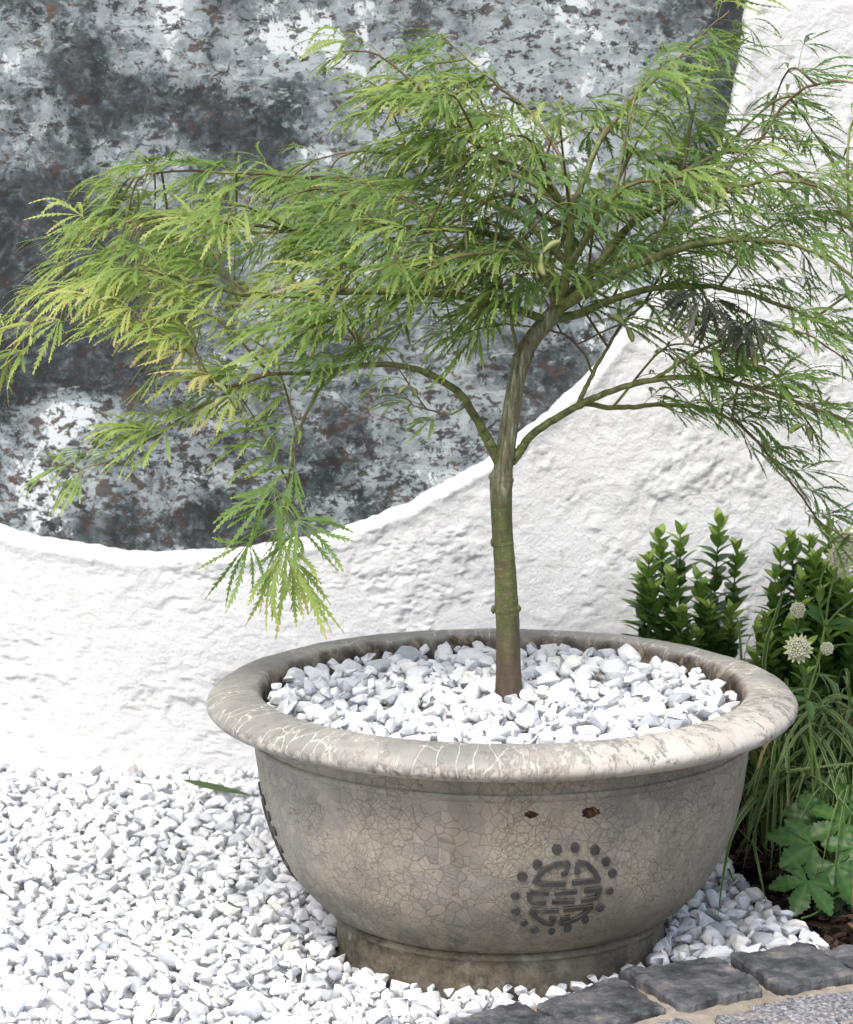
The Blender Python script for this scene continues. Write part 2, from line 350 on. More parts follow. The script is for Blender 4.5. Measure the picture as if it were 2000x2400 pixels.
M['boxstem'] = mat_simple('box_stem', [(.4, (.05, .09, .025)), (.6, (.09, .13, .04))], 30)
M['hellebore'] = mat_leaf('palmate_leaf', [(0, (.022, .065, .016)), (.5, (.055, .145, .030)), (.85, (.11, .225, .05)), (1, (.28, .40, .12))], .28, .42, .4)
M['stem'] = mat_simple('green_stem', [(.4, (.09, .16, .04)), (.6, (.16, .24, .06))], 18, .5, .3)
M['floret'] = mat_simple('pale_floret', [(.4, (.60, .61, .42)), (.6, (.78, .77, .62))], 90, .6, .2)
M['bract'] = mat_leaf('pale_bract', [(0, (.34, .44, .18)), (.6, (.62, .66, .38)), (1, (.78, .78, .55))], .3)
def mat_blade():
    t = NT('variegated_grass_blade', .42, .35); a = t.attr('edge'); b = t.attr('tone')
    g = t.ramp(b, [(0, (.03, .08, .016)), (.6, (.075, .16, .03)), (.9, (.17, .25, .06)), (1, (.45, .26, .10))])
    c = t.mix(t.ramp(a, [(.74, 0), (.82, 1)]), g, (.42, .50, .26)); t.base(c); t.translucent(c, .3); return t.m
M['blade'] = mat_blade()
M['slate'] = mat_simple('dark_basalt', [(.34, (.028, .031, .035)), (.46, (.060, .064, .071)), (.55, (.105, .110, .118)), (.64, (.155, .15, .14)), (.73, (.27, .23, .18))], 26, .6, .35, .003, 70, detail=10)
def mat_granite():
    t = NT('speckled_granite', .7, .3); co = t.coord()
    c = t.ramp(t.noise(co, 170, 5, .72), [(.36, (.045, .048, .055)), (.47, (.14, .147, .158)), (.56, (.26, .267, .28)), (.68, (.46, .46, .48))])
    c = t.mix(t.math('MULTIPLY', t.ramp(t.noise(co, 18, 5), [(.5, 0), (.7, 1)]), .4), c, (.34, .28, .21))
    t.base(c); t.bump(t.noise(co, 120, 5), .002, .8); return t.m
M['granite'] = mat_granite()
M['mortar'] = mat_simple('sandy_mortar', [(.35, (.25, .215, .175)), (.55, (.34, .30, .25)), (.7, (.43, .39, .33))], 30, .95, .1, .0035, 240)
M['soil'] = mat_simple('dark_soil', [(.35, (.012, .008, .006)), (.55, (.03, .019, .013)), (.72, (.065, .04, .026))], 60, .95, .1, .006, 130)
M['chip'] = mat_simple('bark_chip', [(.30, (.012, .008, .006)), (.52, (.028, .017, .012)), (.72, (.062, .038, .026)), (.9, (.15, .10, .065))], 45, .9, .15, .001, 300, attr='tone')
M['bed'] = mat_simple('grit_bed', [(.35, (.38, .39, .40)), (.6, (.58, .59, .60))], 50, .95, .1, .006, 120)
M['rustspot'] = mat_simple('rusty_chip', [(.40, (.018, .013, .010)), (.52, (.09, .035, .016)), (.62, (.24, .11, .05))], 90, .7, .3, .0015, 300)
M['fallen'] = mat_leaf('fallen_leaf_green', [(0, (.035, .065, .02)), (1, (.08, .13, .04))], .15, .4, .4)
M['dry'] = mat_simple('dry_brown', [(.4, (.07, .025, .012)), (.6, (.26, .10, .04))], 200, .8, .2)

# ------------------------------------------------------------------ camera, light
cam = bpy.data.cameras.new('camera'); co = bpy.data.objects.new('camera', cam); COL.objects.link(co)
co.location = CAM; co.rotation_euler = (math.pi/2-PITCH, 0, 0)
cam.sensor_fit = 'VERTICAL'; cam.sensor_height = 36; cam.sensor_width = 30; cam.lens = F/2400*36
cam.clip_start = .05; cam.clip_end = 500; cam.dof.use_dof = True; cam.dof.focus_distance = 3.68; cam.dof.aperture_fstop = 11
sc.camera = co
SUN_EL, SUN_AZ = 56, 202     # azimuth measured clockwise from +Y; sun stands behind the camera, a little left
w = bpy.data.worlds.new('World'); sc.world = w; w.use_nodes = True
bg = w.node_tree.nodes['Background']; sk = w.node_tree.nodes.new('ShaderNodeTexSky'); sk.sky_type = 'NISHITA'; sk.sun_disc = False
sk.sun_elevation = math.radians(SUN_EL); sk.sun_rotation = math.radians(SUN_AZ); sk.dust_density = 4; sk.air_density = 1.0; sk.ozone_density = .6
w.node_tree.links.new(sk.outputs[0], bg.inputs[0]); bg.inputs[1].default_value = .15
sl = bpy.data.lights.new('sun', 'SUN'); sl.energy = 2.0; sl.angle = math.radians(20); sl.color = (1, .972, .94)
so = bpy.data.objects.new('sun', sl); COL.objects.link(so)
e, a = math.radians(SUN_EL), math.radians(SUN_AZ)
sd = Vector((math.sin(a)*math.cos(e), math.cos(a)*math.cos(e), math.sin(e)))
so.rotation_euler = sd.to_track_quat('Z', 'Y').to_euler(); so.location = sd*5
sc.view_settings.view_transform = 'Standard'; sc.view_settings.look = 'None'; sc.view_settings.exposure = .52; sc.view_settings.gamma = 1

# ------------------------------------------------------------------ wall with round opening + painted panel
WY = .88
p3 = [at(0, 1238, WY), at(1180, 1050, WY), at(1745, 60, WY)]
(ax_, _, az_), (bx_, _, bz_), (cx_, _, cz_) = p3
d = 2*(ax_*(bz_-cz_)+bx_*(cz_-az_)+cx_*(az_-bz_))
CX = ((ax_**2+az_**2)*(bz_-cz_)+(bx_**2+bz_**2)*(cz_-az_)+(cx_**2+cz_**2)*(az_-bz_))/d
CZ = ((ax_**2+az_**2)*(cx_-bx_)+(bx_**2+bz_**2)*(ax_-cx_)+(cx_**2+cz_**2)*(bx_-ax_))/d
CR = math.hypot(ax_-CX, az_-CZ)
print('circle', CX, CZ, CR)
def wall():
    th = np.concatenate([np.linspace(-125, 35, 620, endpoint=False), np.linspace(35, 235, 160, endpoint=False)])*math.pi/180
    x0, x1, z0, z1 = -3.4, 3.4, -.35, CZ+CR+.35
    c, s_ = np.cos(th), np.sin(th)
    ro = np.minimum(np.where(c > 0, (x1-CX)/np.maximum(c, 1e-9), (x0-CX)/np.minimum(c, -1e-9)), np.where(s_ > 0, (z1-CZ)/np.maximum(s_, 1e-9), (z0-CZ)/np.minimum(s_, -1e-9)))
    k = np.linspace(0, 1, 330); dist = 1.25*k**1.05
    rin = CR+fbm(c*9+3, s_*9, 4)*.006+fbm(c*40, s_*40, 3)*.003
    R = np.zeros((len(th), 0)); 
    outer = rin[:, None]+np.minimum(dist[None, :], (ro-rin)[:, None]*k[None, :])
    # past 1.25 m jump out to the rectangle
    far = rin[:, None]+(1.25+(np.maximum(ro-rin, 1.25)-1.25)[:, None]*np.array([.15, .4, 1])[None, :]); far = np.minimum(far, ro[:, None])
    far = np.maximum(far, outer[:, -1:])
    rr = np.concatenate([outer, far], 1)
    X = CX+rr*c[:, None]; Z = CZ+rr*s_[:, None]
    fade = np.clip((rr-rin[:, None])/.02, 0, 1)
    h = fbm(X*2.2, Z*2.2, 3)*.009+fbm(X*9+5, Z*9, 5, .6)*.0012
    # overlapping trowel coats: hard little ledges
    for q, (sc_, am, lv) in enumerate(((2.2, .0030, .10), (3.4, .0022, .04), (5.5, .0016, .22))):
        m = fbm(X*sc_+31*q+fbm(X*20, Z*20, 4, .65)*.22, Z*sc_*1.25-13*q+fbm(X*20+9, Z*20, 4, .65)*.22, 4, .55); h += am*(1/(1+np.exp(-(m-lv)*np.where(fbm(X*5+3, Z*5, 2) > -.05, 150, 12))))
    h += fbm(X*38, Z*38, 3, .6)*.0005
    lipw = np.exp(-((rr-rin[:, None]-.012)/.016)**2)*.006
    Y = WY-h-lipw
    Y = np.where(fade < 1, Y+(1-fade)**2*.012, Y)
    # reveal rings going back
    rv = []
    for rd, yy in ((.0, .10), (.0, .06), (.0, .035), (.001, .018)):
        r_ = rin+rd; rv.append(np.stack([CX+r_*c, WY+yy+0*c, CZ+r_*s_], -1))
    G = np.stack([X, Y, Z], -1)
    bk = G[:, -1].copy(); bk[:, 1] = WY+.3; bk2 = np.stack([CX+rin*c, np.full_like(c, WY+.3), CZ+rin*s_], -1)
    A = np.concatenate([np.stack([bk2]+rv, 1), G, bk[:, None], bk2[:, None]], 1)
    n, m = A.shape[:2]; i = np.arange(n)[:, None]; j = np.arange(m-1)[None]; i2 = (i+1) % n
    Q = np.stack([i*m+j, i*m+j+1, i2*m+j+1, i2*m+j], -1).reshape(-1, 4)
    me = mesh_np('plaster_wall', A.reshape(-1, 3), [Q], True)
    o = link('garden_wall', me, None, [M['plaster']])
    tag(o, 'rough white plastered wall with a large round opening behind the bowl', 'wall')
    # panel
    N = 260; u = np.linspace(-1, 1, N); U, V = np.meshgrid(u, u)
    # square->disc
    dx = U*np.sqrt(1-V**2/2); dz = V*np.sqrt(1-U**2/2); RR = CR+.03
    X = CX+dx*RR; Z = CZ+dz*RR
    tone = np.full(X.shape, .52)
    def blob(vx, vy, rx, ry, amt):
        p = av(vx, vy, WY); tone[...] += amt*(1.25 if amt < 0 else .8)*np.exp(-(((X-p[0])/(rx/1230))**2+((Z-p[2])/(ry/1230))**2))
    for b_ in ((300, 200, 170, 110, -.42), (480, 280, 200, 90, -.38), (130, 130, 90, 60, -.3), (40, 420, 140, 110, -.38), (230, 500, 260, 70, -.35), (60, 560, 220, 80, -.45),
               (170, 840, 55, 55, .9), (105, 720, 22, 40, 1.0), (110, 850, 40, 70, .5), (440, 480, 60, 40, .5), (30, 130, 60, 40, .5), (640, 330, 60, 30, .7), (180, 740, 150, 100, -.7), (60, 740, 120, 60, -.35), (560, 120, 150, 60, .10), (345, 90, 42, 95, .75), (300, 30, 110, 40, .3), (250, 120, 60, 50, .35), (60, 60, 70, 60, .1), (60, 110, 70, 50, .35),
               (150, 870, 90, 60, .35), (60, 960, 90, 90, .25), (20, 330, 60, 60, .2), (600, 100, 150, 80, .2), (900, 60, 500, 120, .20), (1300, 150, 260, 200, .24), (1200, 400, 250, 200, .26),
               (700, 560, 300, 80, .35), (330, 300, 110, 60, .15), (760, 980, 200, 70, .28), (300, 1080, 260, 40, -.15), (420, 980, 200, 60, .15), (550, 870, 200, 60, .05), (1100, 760, 180, 120, .06),
               (1500, 130, 40, 160, -.5), (870, 30, 40, 60, -.3), (450, 380, 120, 60, -.25), (660, 320, 90, 60, -.1)): blob(*b_)
    tone += fbm(X*3.4, Z*3.4, 5, .65)*.5
    warm = np.exp(-(((Z-av(0, 1000, WY)[2])/.2)**2))*.7+np.exp(-(((X-av(900, 0, WY)[0])/.35)**2+((Z-av(0, 100, WY)[2])/.25)**2))*.25
    Yp = WY+.045+fbm(X*1.5, Z*1.5, 2)*.004
    Vv = np.stack([X, Yp, Z], -1).reshape(-1, 3); i = np.arange(N-1)[:, None]; j = np.arange(N-1)[None]
    Q = np.stack([i*N+j, i*N+j+1, (i+1)*N+j+1, (i+1)*N+j], -1).reshape(-1, 4)
    me = mesh_np('panel', Vv, [Q], True, {'tone': tone.ravel(), 'warm': warm.ravel()})
    o = link('round_panel', me, None, [M['panel']]); md = o.modifiers.new('s', 'SOLIDIFY'); md.thickness = .012; md.offset = 1
    tag(o, 'large round panel of blotchy blue-grey, white and rust paint set into the white wall', 'wall panel')
wall()

# ------------------------------------------------------------------ ground
def grid_ground():
    x = np.concatenate([[-60, -20, -6, -2.5], np.linspace(-1.3, 1.6, 120), [3, 6, 20, 60]]); y = np.concatenate([[-60, -20, -6, -3], np.linspace(-1.6, 1.1, 110), [3, 6, 20, 60]])
    X, Y = np.meshgrid(x, y); Z = -.055+fbm(X*6, Y*6, 3)*.008
    n, m = X.shape; i = np.arange(n-1)[:, None]; j = np.arange(m-1)[None]
    Q = np.stack([i*m+j, i*m+j+1, (i+1)*m+j+1, (i+1)*m+j], -1).reshape(-1, 4)
    o = link('ground', mesh_np('ground', np.stack([X, Y, Z], -1).reshape(-1, 3), [Q], True), None, [M['soil']]); tag(o, kind='structure')
grid_ground()
# planting bed outline (world XY) and paving edge
PAVE_PX = [(900, 2425), (1045, 2385), (1130, 2362), (1250, 2338), (1350, 2312), (1443, 2287), (1560, 2264), (1688, 2247), (1800, 2233), (1904, 2218), (2000, 2208), (2200, 2180)]
pave_edge = np.array([ground_at(px, py, .015)[:2] for px, py in PAVE_PX])
pe_x = np.concatenate([[-2.2, -.9], pave_edge[:, 0], [2.2]]); pe_y = np.concatenate([[-1.9, -1.1], pave_edge[:, 1], [pave_edge[-1, 1]+.7]])
def pave_y(x): return np.interp(x, pe_x, pe_y)
BED = [(.545, -.10), (.50, .03), (.475, .12), (.455, .22), (.44, .36), (.34, .50), (.20, .62), (.08, .90), (2.4, .90), (2.4, -.6), (1.0, -.3)]
def bed_ground():
    x = np.linspace(.05, 2.4, 240); y = np.linspace(-.5, .9, 150); X, Y = np.meshgrid(x, y)
    Z = -.012+fbm(X*7, Y*7, 4)*.018+fbm(X*30, Y*30, 3)*.006
    ins = inpoly(X, Y, BED); Z = np.where(ins, Z, -.05)
    n, m = X.shape; i = np.arange(n-1)[:, None]; j = np.arange(m-1)[None]
    Q = np.stack([i*m+j, i*m+j+1, (i+1)*m+j+1, (i+1)*m+j], -1).reshape(-1, 4)
    o = link('soil', mesh_np('soil', np.stack([X, Y, Z], -1).reshape(-1, 3), [Q], True), None, [M['soil']]); tag(o, kind='structure')
bed_ground()

# ------------------------------------------------------------------ gravel
def hull_variants(n, seed):
    r = random.Random(seed); out = []
    for k in range(n):
        bm = bmesh.new(); pts = []
        for q in range(r.randint(10, 17)):
            v = Vector((r.gauss(0, 1), r.gauss(0, 1), r.gauss(0, 1))).normalized()*r.uniform(.82, 1.1); pts.append(bm.verts.new(v))
        g = bmesh.ops.convex_hull(bm, input=pts)
        bmesh.ops.delete(bm, geom=[v for v in bm.verts if not v.link_faces], context='VERTS')
        bmesh.ops.dissolve_limit(bm, angle_limit=math.radians(14), verts=bm.verts, edges=bm.edges)
        bmesh.ops.bevel(bm, geom=list(bm.edges), offset=.09, segments=2, profile=.5, affect='EDGES', clamp_overlap=True)
        bmesh.ops.triangulate(bm, faces=bm.faces)
        bm.verts.ensure_lookup_table(); V = np.array([v.co[:] for v in bm.verts]); T = np.array([[v.index for v in f.verts] for f in bm.faces]); bm.free()
        V += rng.normal(size=V.shape)*.014
        V /= np.abs(V).max(0); out.append((V, T))
    return out
HV = hull_variants(36, 3)
def rotmat(a, b, c):
    ca, sa, cb, sb, cc, s_ = math.cos(a), math.sin(a), math.cos(b), math.sin(b), math.cos(c), math.sin(c)
    return np.array([[ca, -sa, 0], [sa, ca, 0], [0, 0, 1]])@np.array([[1, 0, 0], [0, cb, -sb], [0, sb, cb]])@np.array([[cc, 0, s_], [0, 1, 0], [-s_, 0, cc]])
def gravel(sampler, H0, bounds, n, size, name, label, cat, tries=6, bound_ok=None, top=None):
    x0, x1, y0, y1 = bounds; cs = .003; nx = int((x1-x0)/cs)+1; ny = int((y1-y0)/cs)+1
    gx = x0+np.arange(nx)*cs; gy = y0+np.arange(ny)*cs; GX, GY = np.meshgrid(gx, gy); H = H0(GX, GY)
    Vs, Ts, As = [], [], []; off = 0; maxz = H+.055
    for k in range(n):
        s = size[0]+(size[1]-size[0])*rnd.random()**1.25
        s *= .5; dims = np.array([s*rnd.uniform(.95, 1.25), s*rnd.uniform(.7, .95), s*rnd.uniform(.5, .8)])
        R = rotmat(rnd.uniform(0, 6.283), rnd.gauss(0, .45), rnd.gauss(0, .45))
        V, T = HV[rnd.randrange(len(HV))]; W = (V*dims)@R.T
        hw = np.abs(R)@dims*.9; rr = .5*(hw[0]+hw[1]); hz = np.abs(W[:, 2]).max()
        m = max(2, int(rr/cs)); best = None
        oy, ox = np.mgrid[-m:m+1, -m:m+1]*cs; q = 1-(ox**2+oy**2)/(rr*rr); mk = q > 0; sh = np.sqrt(np.maximum(q, 0))*hz*.9
        for _ in range(tries):
            x, y = sampler()
            if bound_ok is not None and not bound_ok(x, y, rr): continue
            ix = int((x-x0)/cs); iy = int((y-y0)/cs)
            if ix < m or iy < m or ix >= nx-m or iy >= ny-m: continue
            P = H[iy-m:iy+m+1, ix-m:ix+m+1]; z = np.percentile((P+sh)[mk], 54)
            if top is not None and z > top(x, y): continue
            if best is None or z < best[0]: best = (z, x, y, ix, iy)
        if best is None: continue
        z, x, y, ix, iy = best
        P = H[iy-m:iy+m+1, ix-m:ix+m+1]; np.copyto(P, np.maximum(P, np.where(mk, z+sh*.85, -9)))
        Vs.append(W+np.array([x, y, z])); Ts.append(T+off); off += len(V)
        tn = rnd.random(); As.append(np.full(len(V), tn))
    print(name, len(Vs)); me = mesh_np(name, np.concatenate(Vs), [np.concatenate(Ts)], True, {'tone': np.concatenate(As)})
    o = link(name, me, None, [M['stone']]); tag(o, label, cat, kind='stuff'); return o
# ground gravel
def gs():
    while True:
        x = rnd.uniform(-.98, .56); y = rnd.uniform(-.80, .90)
        if y < pave_y(x)+.004: continue
        if math.hypot(x-BX, y) < .224: continue
        if x > BX and inpoly(np.array([x]), np.array([y]), BED)[0]: continue
        if math.hypot(x-BX, y) < .30 and y > .1 and False: continue
        return x, y
def gH(X, Y):
    r = np.hypot(X-BX, Y)
    return -.034+fbm(X*3, Y*3, 3)*.008+np.exp(-((r-.26)/.06)**2)*.004+np.where(X > .25, .012, 0)
def gok(x, y, rr): return math.hypot(x-BX, y) > .226+rr*.55 and y < WY-rr*.6
gravel(gs, gH, (-1.05, .62, -.85, .93), 27000, (.016, .038), 'gravel', 'white and pale grey marble chippings covering the ground around the bowl', 'gravel', 6, gok, lambda x, y: .003+.008*min(1, max(0, (math.hypot(x-BX, y)-.25)/.2))+(.012 if x > .3 else 0)+.006*math.sin(x*9+2)*math.sin(y*8))
bedg = []
def flat_sheet(name, poly, z, mat, kind='structure'):
    bm = bmesh.new(); vs = [bm.verts.new((x, y, z)) for x, y in poly]; bm.faces.new(vs); me = bpy.data.meshes.new(name); bm.to_mesh(me); bm.free()
    o = link(name, me, None, [mat]); tag(o, kind=kind); return o
flat_sheet('gravel_bed_base', [(-3.3, -2.4), (-.9, -1.1)]+[(p[0], p[1]) for p in pave_edge[:10]]+[(.50, .03), (.44, .36), (.2, .62), (.08, .9), (-3.3, .9)], -.034, M['bed'])

# ------------------------------------------------------------------ paving
path = empty('path', (.6, -.5, 0)); tag(path, kind='structure')
def slab(mb_name, quad, zt, mat, seed, thick=.05):
    """irregular hewn sett from 4 ground corners (world xy), real thickness"""
    Q = np.array(quad); N = 46
    u = np.linspace(0, 1, N); U, V = np.meshgrid(u, u)
    P = (Q[0][None, None]*((1-U)*(1-V))[..., None]+Q[1]*(U*(1-V))[..., None]+Q[2]*(U*V)[..., None]+Q[3]*((1-U)*V)[..., None])
    c = Q.mean(0); e = np.minimum(np.minimum(U, 1-U), np.minimum(V, 1-V))
    nx = fbm(P[..., 0]*22+seed, P[..., 1]*22, 4, .6); ny = fbm(P[..., 0]*22-seed, P[..., 1]*22+7, 4, .6)
    P = P+np.stack([nx, ny], -1)*.005+np.stack([fbm(P[..., 0]*60+seed, P[..., 1]*60, 3, .6), fbm(P[..., 0]*60-seed, P[..., 1]*60, 3, .6)], -1)*.0022; P = c+(P-c)*1.03
    # round corners
    cor = np.minimum(U, 1-U)+np.minimum(V, 1-V); pull = np.clip(  .07-cor, 0, 1)*.6; P = P+(c-P)*pull[..., None]
    Z = zt+fbm(P[..., 0]*14+seed*3, P[..., 1]*14, 4, .6)*.005+fbm(P[..., 0]*50, P[..., 1]*90, 4, .65)*.0022-np.clip(.03-e, 0, 1)*.12
    top = np.stack([P[..., 0], P[..., 1], Z], -1).reshape(-1, 3)
    i = np.arange(N-1)[:, None]; j = np.arange(N-1)[None]; F1 = np.stack([i*N+j, i*N+j+1, (i+1)*N+j+1, (i+1)*N+j], -1).reshape(-1, 4)
    ring = [k for k in range(N)]+[k*N+N-1 for k in range(1, N)]+[(N-1)*N+k for k in range(N-2, -1, -1)]+[k*N for k in range(N-2, 0, -1)]
    low = top[ring].copy(); low[:, 2] = zt-thick; low[:, :2] += (c-low[:, :2])*.03
    mid = top[ring].copy(); mid[:, 2] -= .006; mid[:, :2] -= (c-mid[:, :2])*.004
    b = len(top); L = len(ring); F2 = []
    for k in range(L):
        k2 = (k+1) % L; F2.append([ring[k2], ring[k], b+k, b+k2]); F2.append([b+k2, b+k, b+L+k, b+L+k2])
    V_ = np.vstack([top, mid, low])
    return link('paving_stone', mesh_np('paving_stone', V_, [F1, np.array(F2)], False), path, [mat])
ZT = .022
def gq(pts): return [ground_at(px, py, ZT)[:2] for px, py in pts]
dark = [[(1050, 2388), (1215, 2346), (1345, 2412), (1180, 2460)],
        [(1258, 2350), (1440, 2288), (1562, 2360), (1372, 2412)],
        [(1456, 2276), (1686, 2244), (1790, 2322), (1604, 2356)],
        [(1712, 2246), (1902, 2216), (2010, 2288), (1830, 2318)],
        [(1926, 2230), (2090, 2196), (2230, 2262), (2040, 2290)],
        [(850, 2450), (1020, 2400), (1150, 2470), (960, 2530)]]
gran = [[(1668, 2376), (1888, 2334), (1990, 2408), (1780, 2450)],
        [(1930, 2326), (2110, 2302), (2220, 2370), (2040, 2398)],
        [(1450, 2412), (1605, 2380), (1740, 2452), (1560, 2498)]]
for k, q in enumerate(dark): slab('d', gq(q), ZT+[.0, .0, .004, .006, .004, 0][k], M['slate'], 11+k)
for k, q in enumerate(gran): slab('g', gq(q), ZT-.003, M['granite'], 41+k)
# more rows of granite continuing out of frame towards the viewer
for r_ in range(4):
    for c_ in range(7):
        x = 1.35-c_*.145-r_*.03+rnd.uniform(-.01, .01); y = pave_y(x)-.235-r_*.105-rnd.uniform(0, .01); a_ = .34
        if math.hypot(x, y+.1) > 3: continue
        dx = np.array([math.cos(a_), math.sin(a_)])*.062; dy = np.array([-math.sin(a_), math.cos(a_)])*.043; c0 = np.array([x, y])
        pj = c0-np.array(CAM[:2]); 
        slab('g', [c0-dx+dy, c0+dx+dy, c0+dx-dy, c0-dx-dy], ZT-.004, M['granite'], 60+r_*9+c_)
# mortar sheet
def mortar():
    xs = np.linspace(-.30, 1.75, 330); t = np.linspace(0, 1, 130); X, T = np.meshgrid(xs, t); Y = pave_y(X)-.006-T*.85
    Z = .0125+fbm(X*9, Y*9, 3)*.004+fbm(X*45, Y*45, 3)*.003-np.clip(.03-T, 0, 1)*.9
    n, m = X.shape; i = np.arange(n-1)[:, None]; j = np.arange(m-1)[None]
    Q = np.stack([i*m+j, i*m+j+1, (i+1)*m+j+1, (i+1)*m+j], -1)[..., ::-1].reshape(-1, 4)
    o = link('mortar', mesh_np('mortar', np.stack([X, Y, Z], -1).reshape(-1, 3), [Q], True), path, [M['mortar']])
    md = o.modifiers.new('s', 'SOLIDIFY'); md.thickness = .06; md.offset = -1
mortar()

# ------------------------------------------------------------------ bowl
bowl = empty('planter_bowl', (BX, 0, 0)); tag(bowl, 'large round crackle-glazed stoneware bowl planted with the small maple', 'planter')
def lathe(name, prof, mat, seg=256, n=8, jitter=0.0, closed=False):
    P = catmull(np.array([(r, 0, z) for r, z in prof]), n) if n > 1 else np.array([(r, 0, z) for r, z in prof])
    th = np.linspace(0, 2*math.pi, seg, endpoint=False)
    r = P[:, 0][None]*np.ones((seg, 1)); z = P[:, 2][None]*np.ones((seg, 1))
    if jitter:
        A, S = np.meshgrid(th, np.linspace(0, 1, len(P)), indexing='ij')
        dd = fbm(np.cos(A)*5+S*3, np.sin(A)*5+S*2, 4)*jitter; r = r+dd; z = z+dd*.5
    V = np.stack([r*np.cos(th)[:, None], r*np.sin(th)[:, None], z], -1)
    m = len(P); i = np.arange(seg)[:, None]; j = np.arange(m-1)[None]; i2 = (i+1) % seg
    Q = np.stack([i*m+j, i2*m+j, i2*m+j+1, i*m+j+1], -1).reshape(-1, 4)
    o = bpy.data.objects.new(name, mesh_np(name, V.reshape(-1, 3), [Q], True)); COL.objects.link(o); o.data.materials.append(mat); o.parent = bowl; return o
body_prof = [(.2245, .0475), (.243, .0575), (.262, .0745), (.283, .0985), (.2985, .1245), (.3115, .156), (.3205, .185), (.328, .222), (.3335, .262), (.335, .280)]
BP = catmull(np.array([(r, 0, z) for r, z in body_prof]), 10)
lathe('body', [(.0, .025), (.12, .025), (.21, .039)]+body_prof, M['body'], 300, 10, .0015)
lathe('collar', [(.3345, .279), (.3375, .2815), (.3395, .285), (.3385, .289), (.3355, .291), (.3350, .299), (.337, .308), (.343, .316)], M['body'], 300, 6, .0012)
lathe('foot', [(.05, -.02), (.212, -.02), (.2225, -.018), (.2240, .004), (.2250, .014), (.2240, .025), (.2232, .033), (.2250, .0372), (.2285, .0385), (.2305, .0412), (.2290, .0450), (.2245, .0480), (.215, .0484)], M['body'], 300, 6, .0015)
lathe('rim', [(.29, .24), (.312, .27), (.3210, .300), (.3235, .325), (.3250, .342), (.3285, .3505), (.336, .3550), (.352, .3560), (.370, .3540), (.386, .3480), (.3955, .3405), (.3985, .3325), (.3950, .3245), (.3840, .3185), (.368, .3150), (.352, .3130), (.342, .310)], M['rim'], 360, 6, .0022)
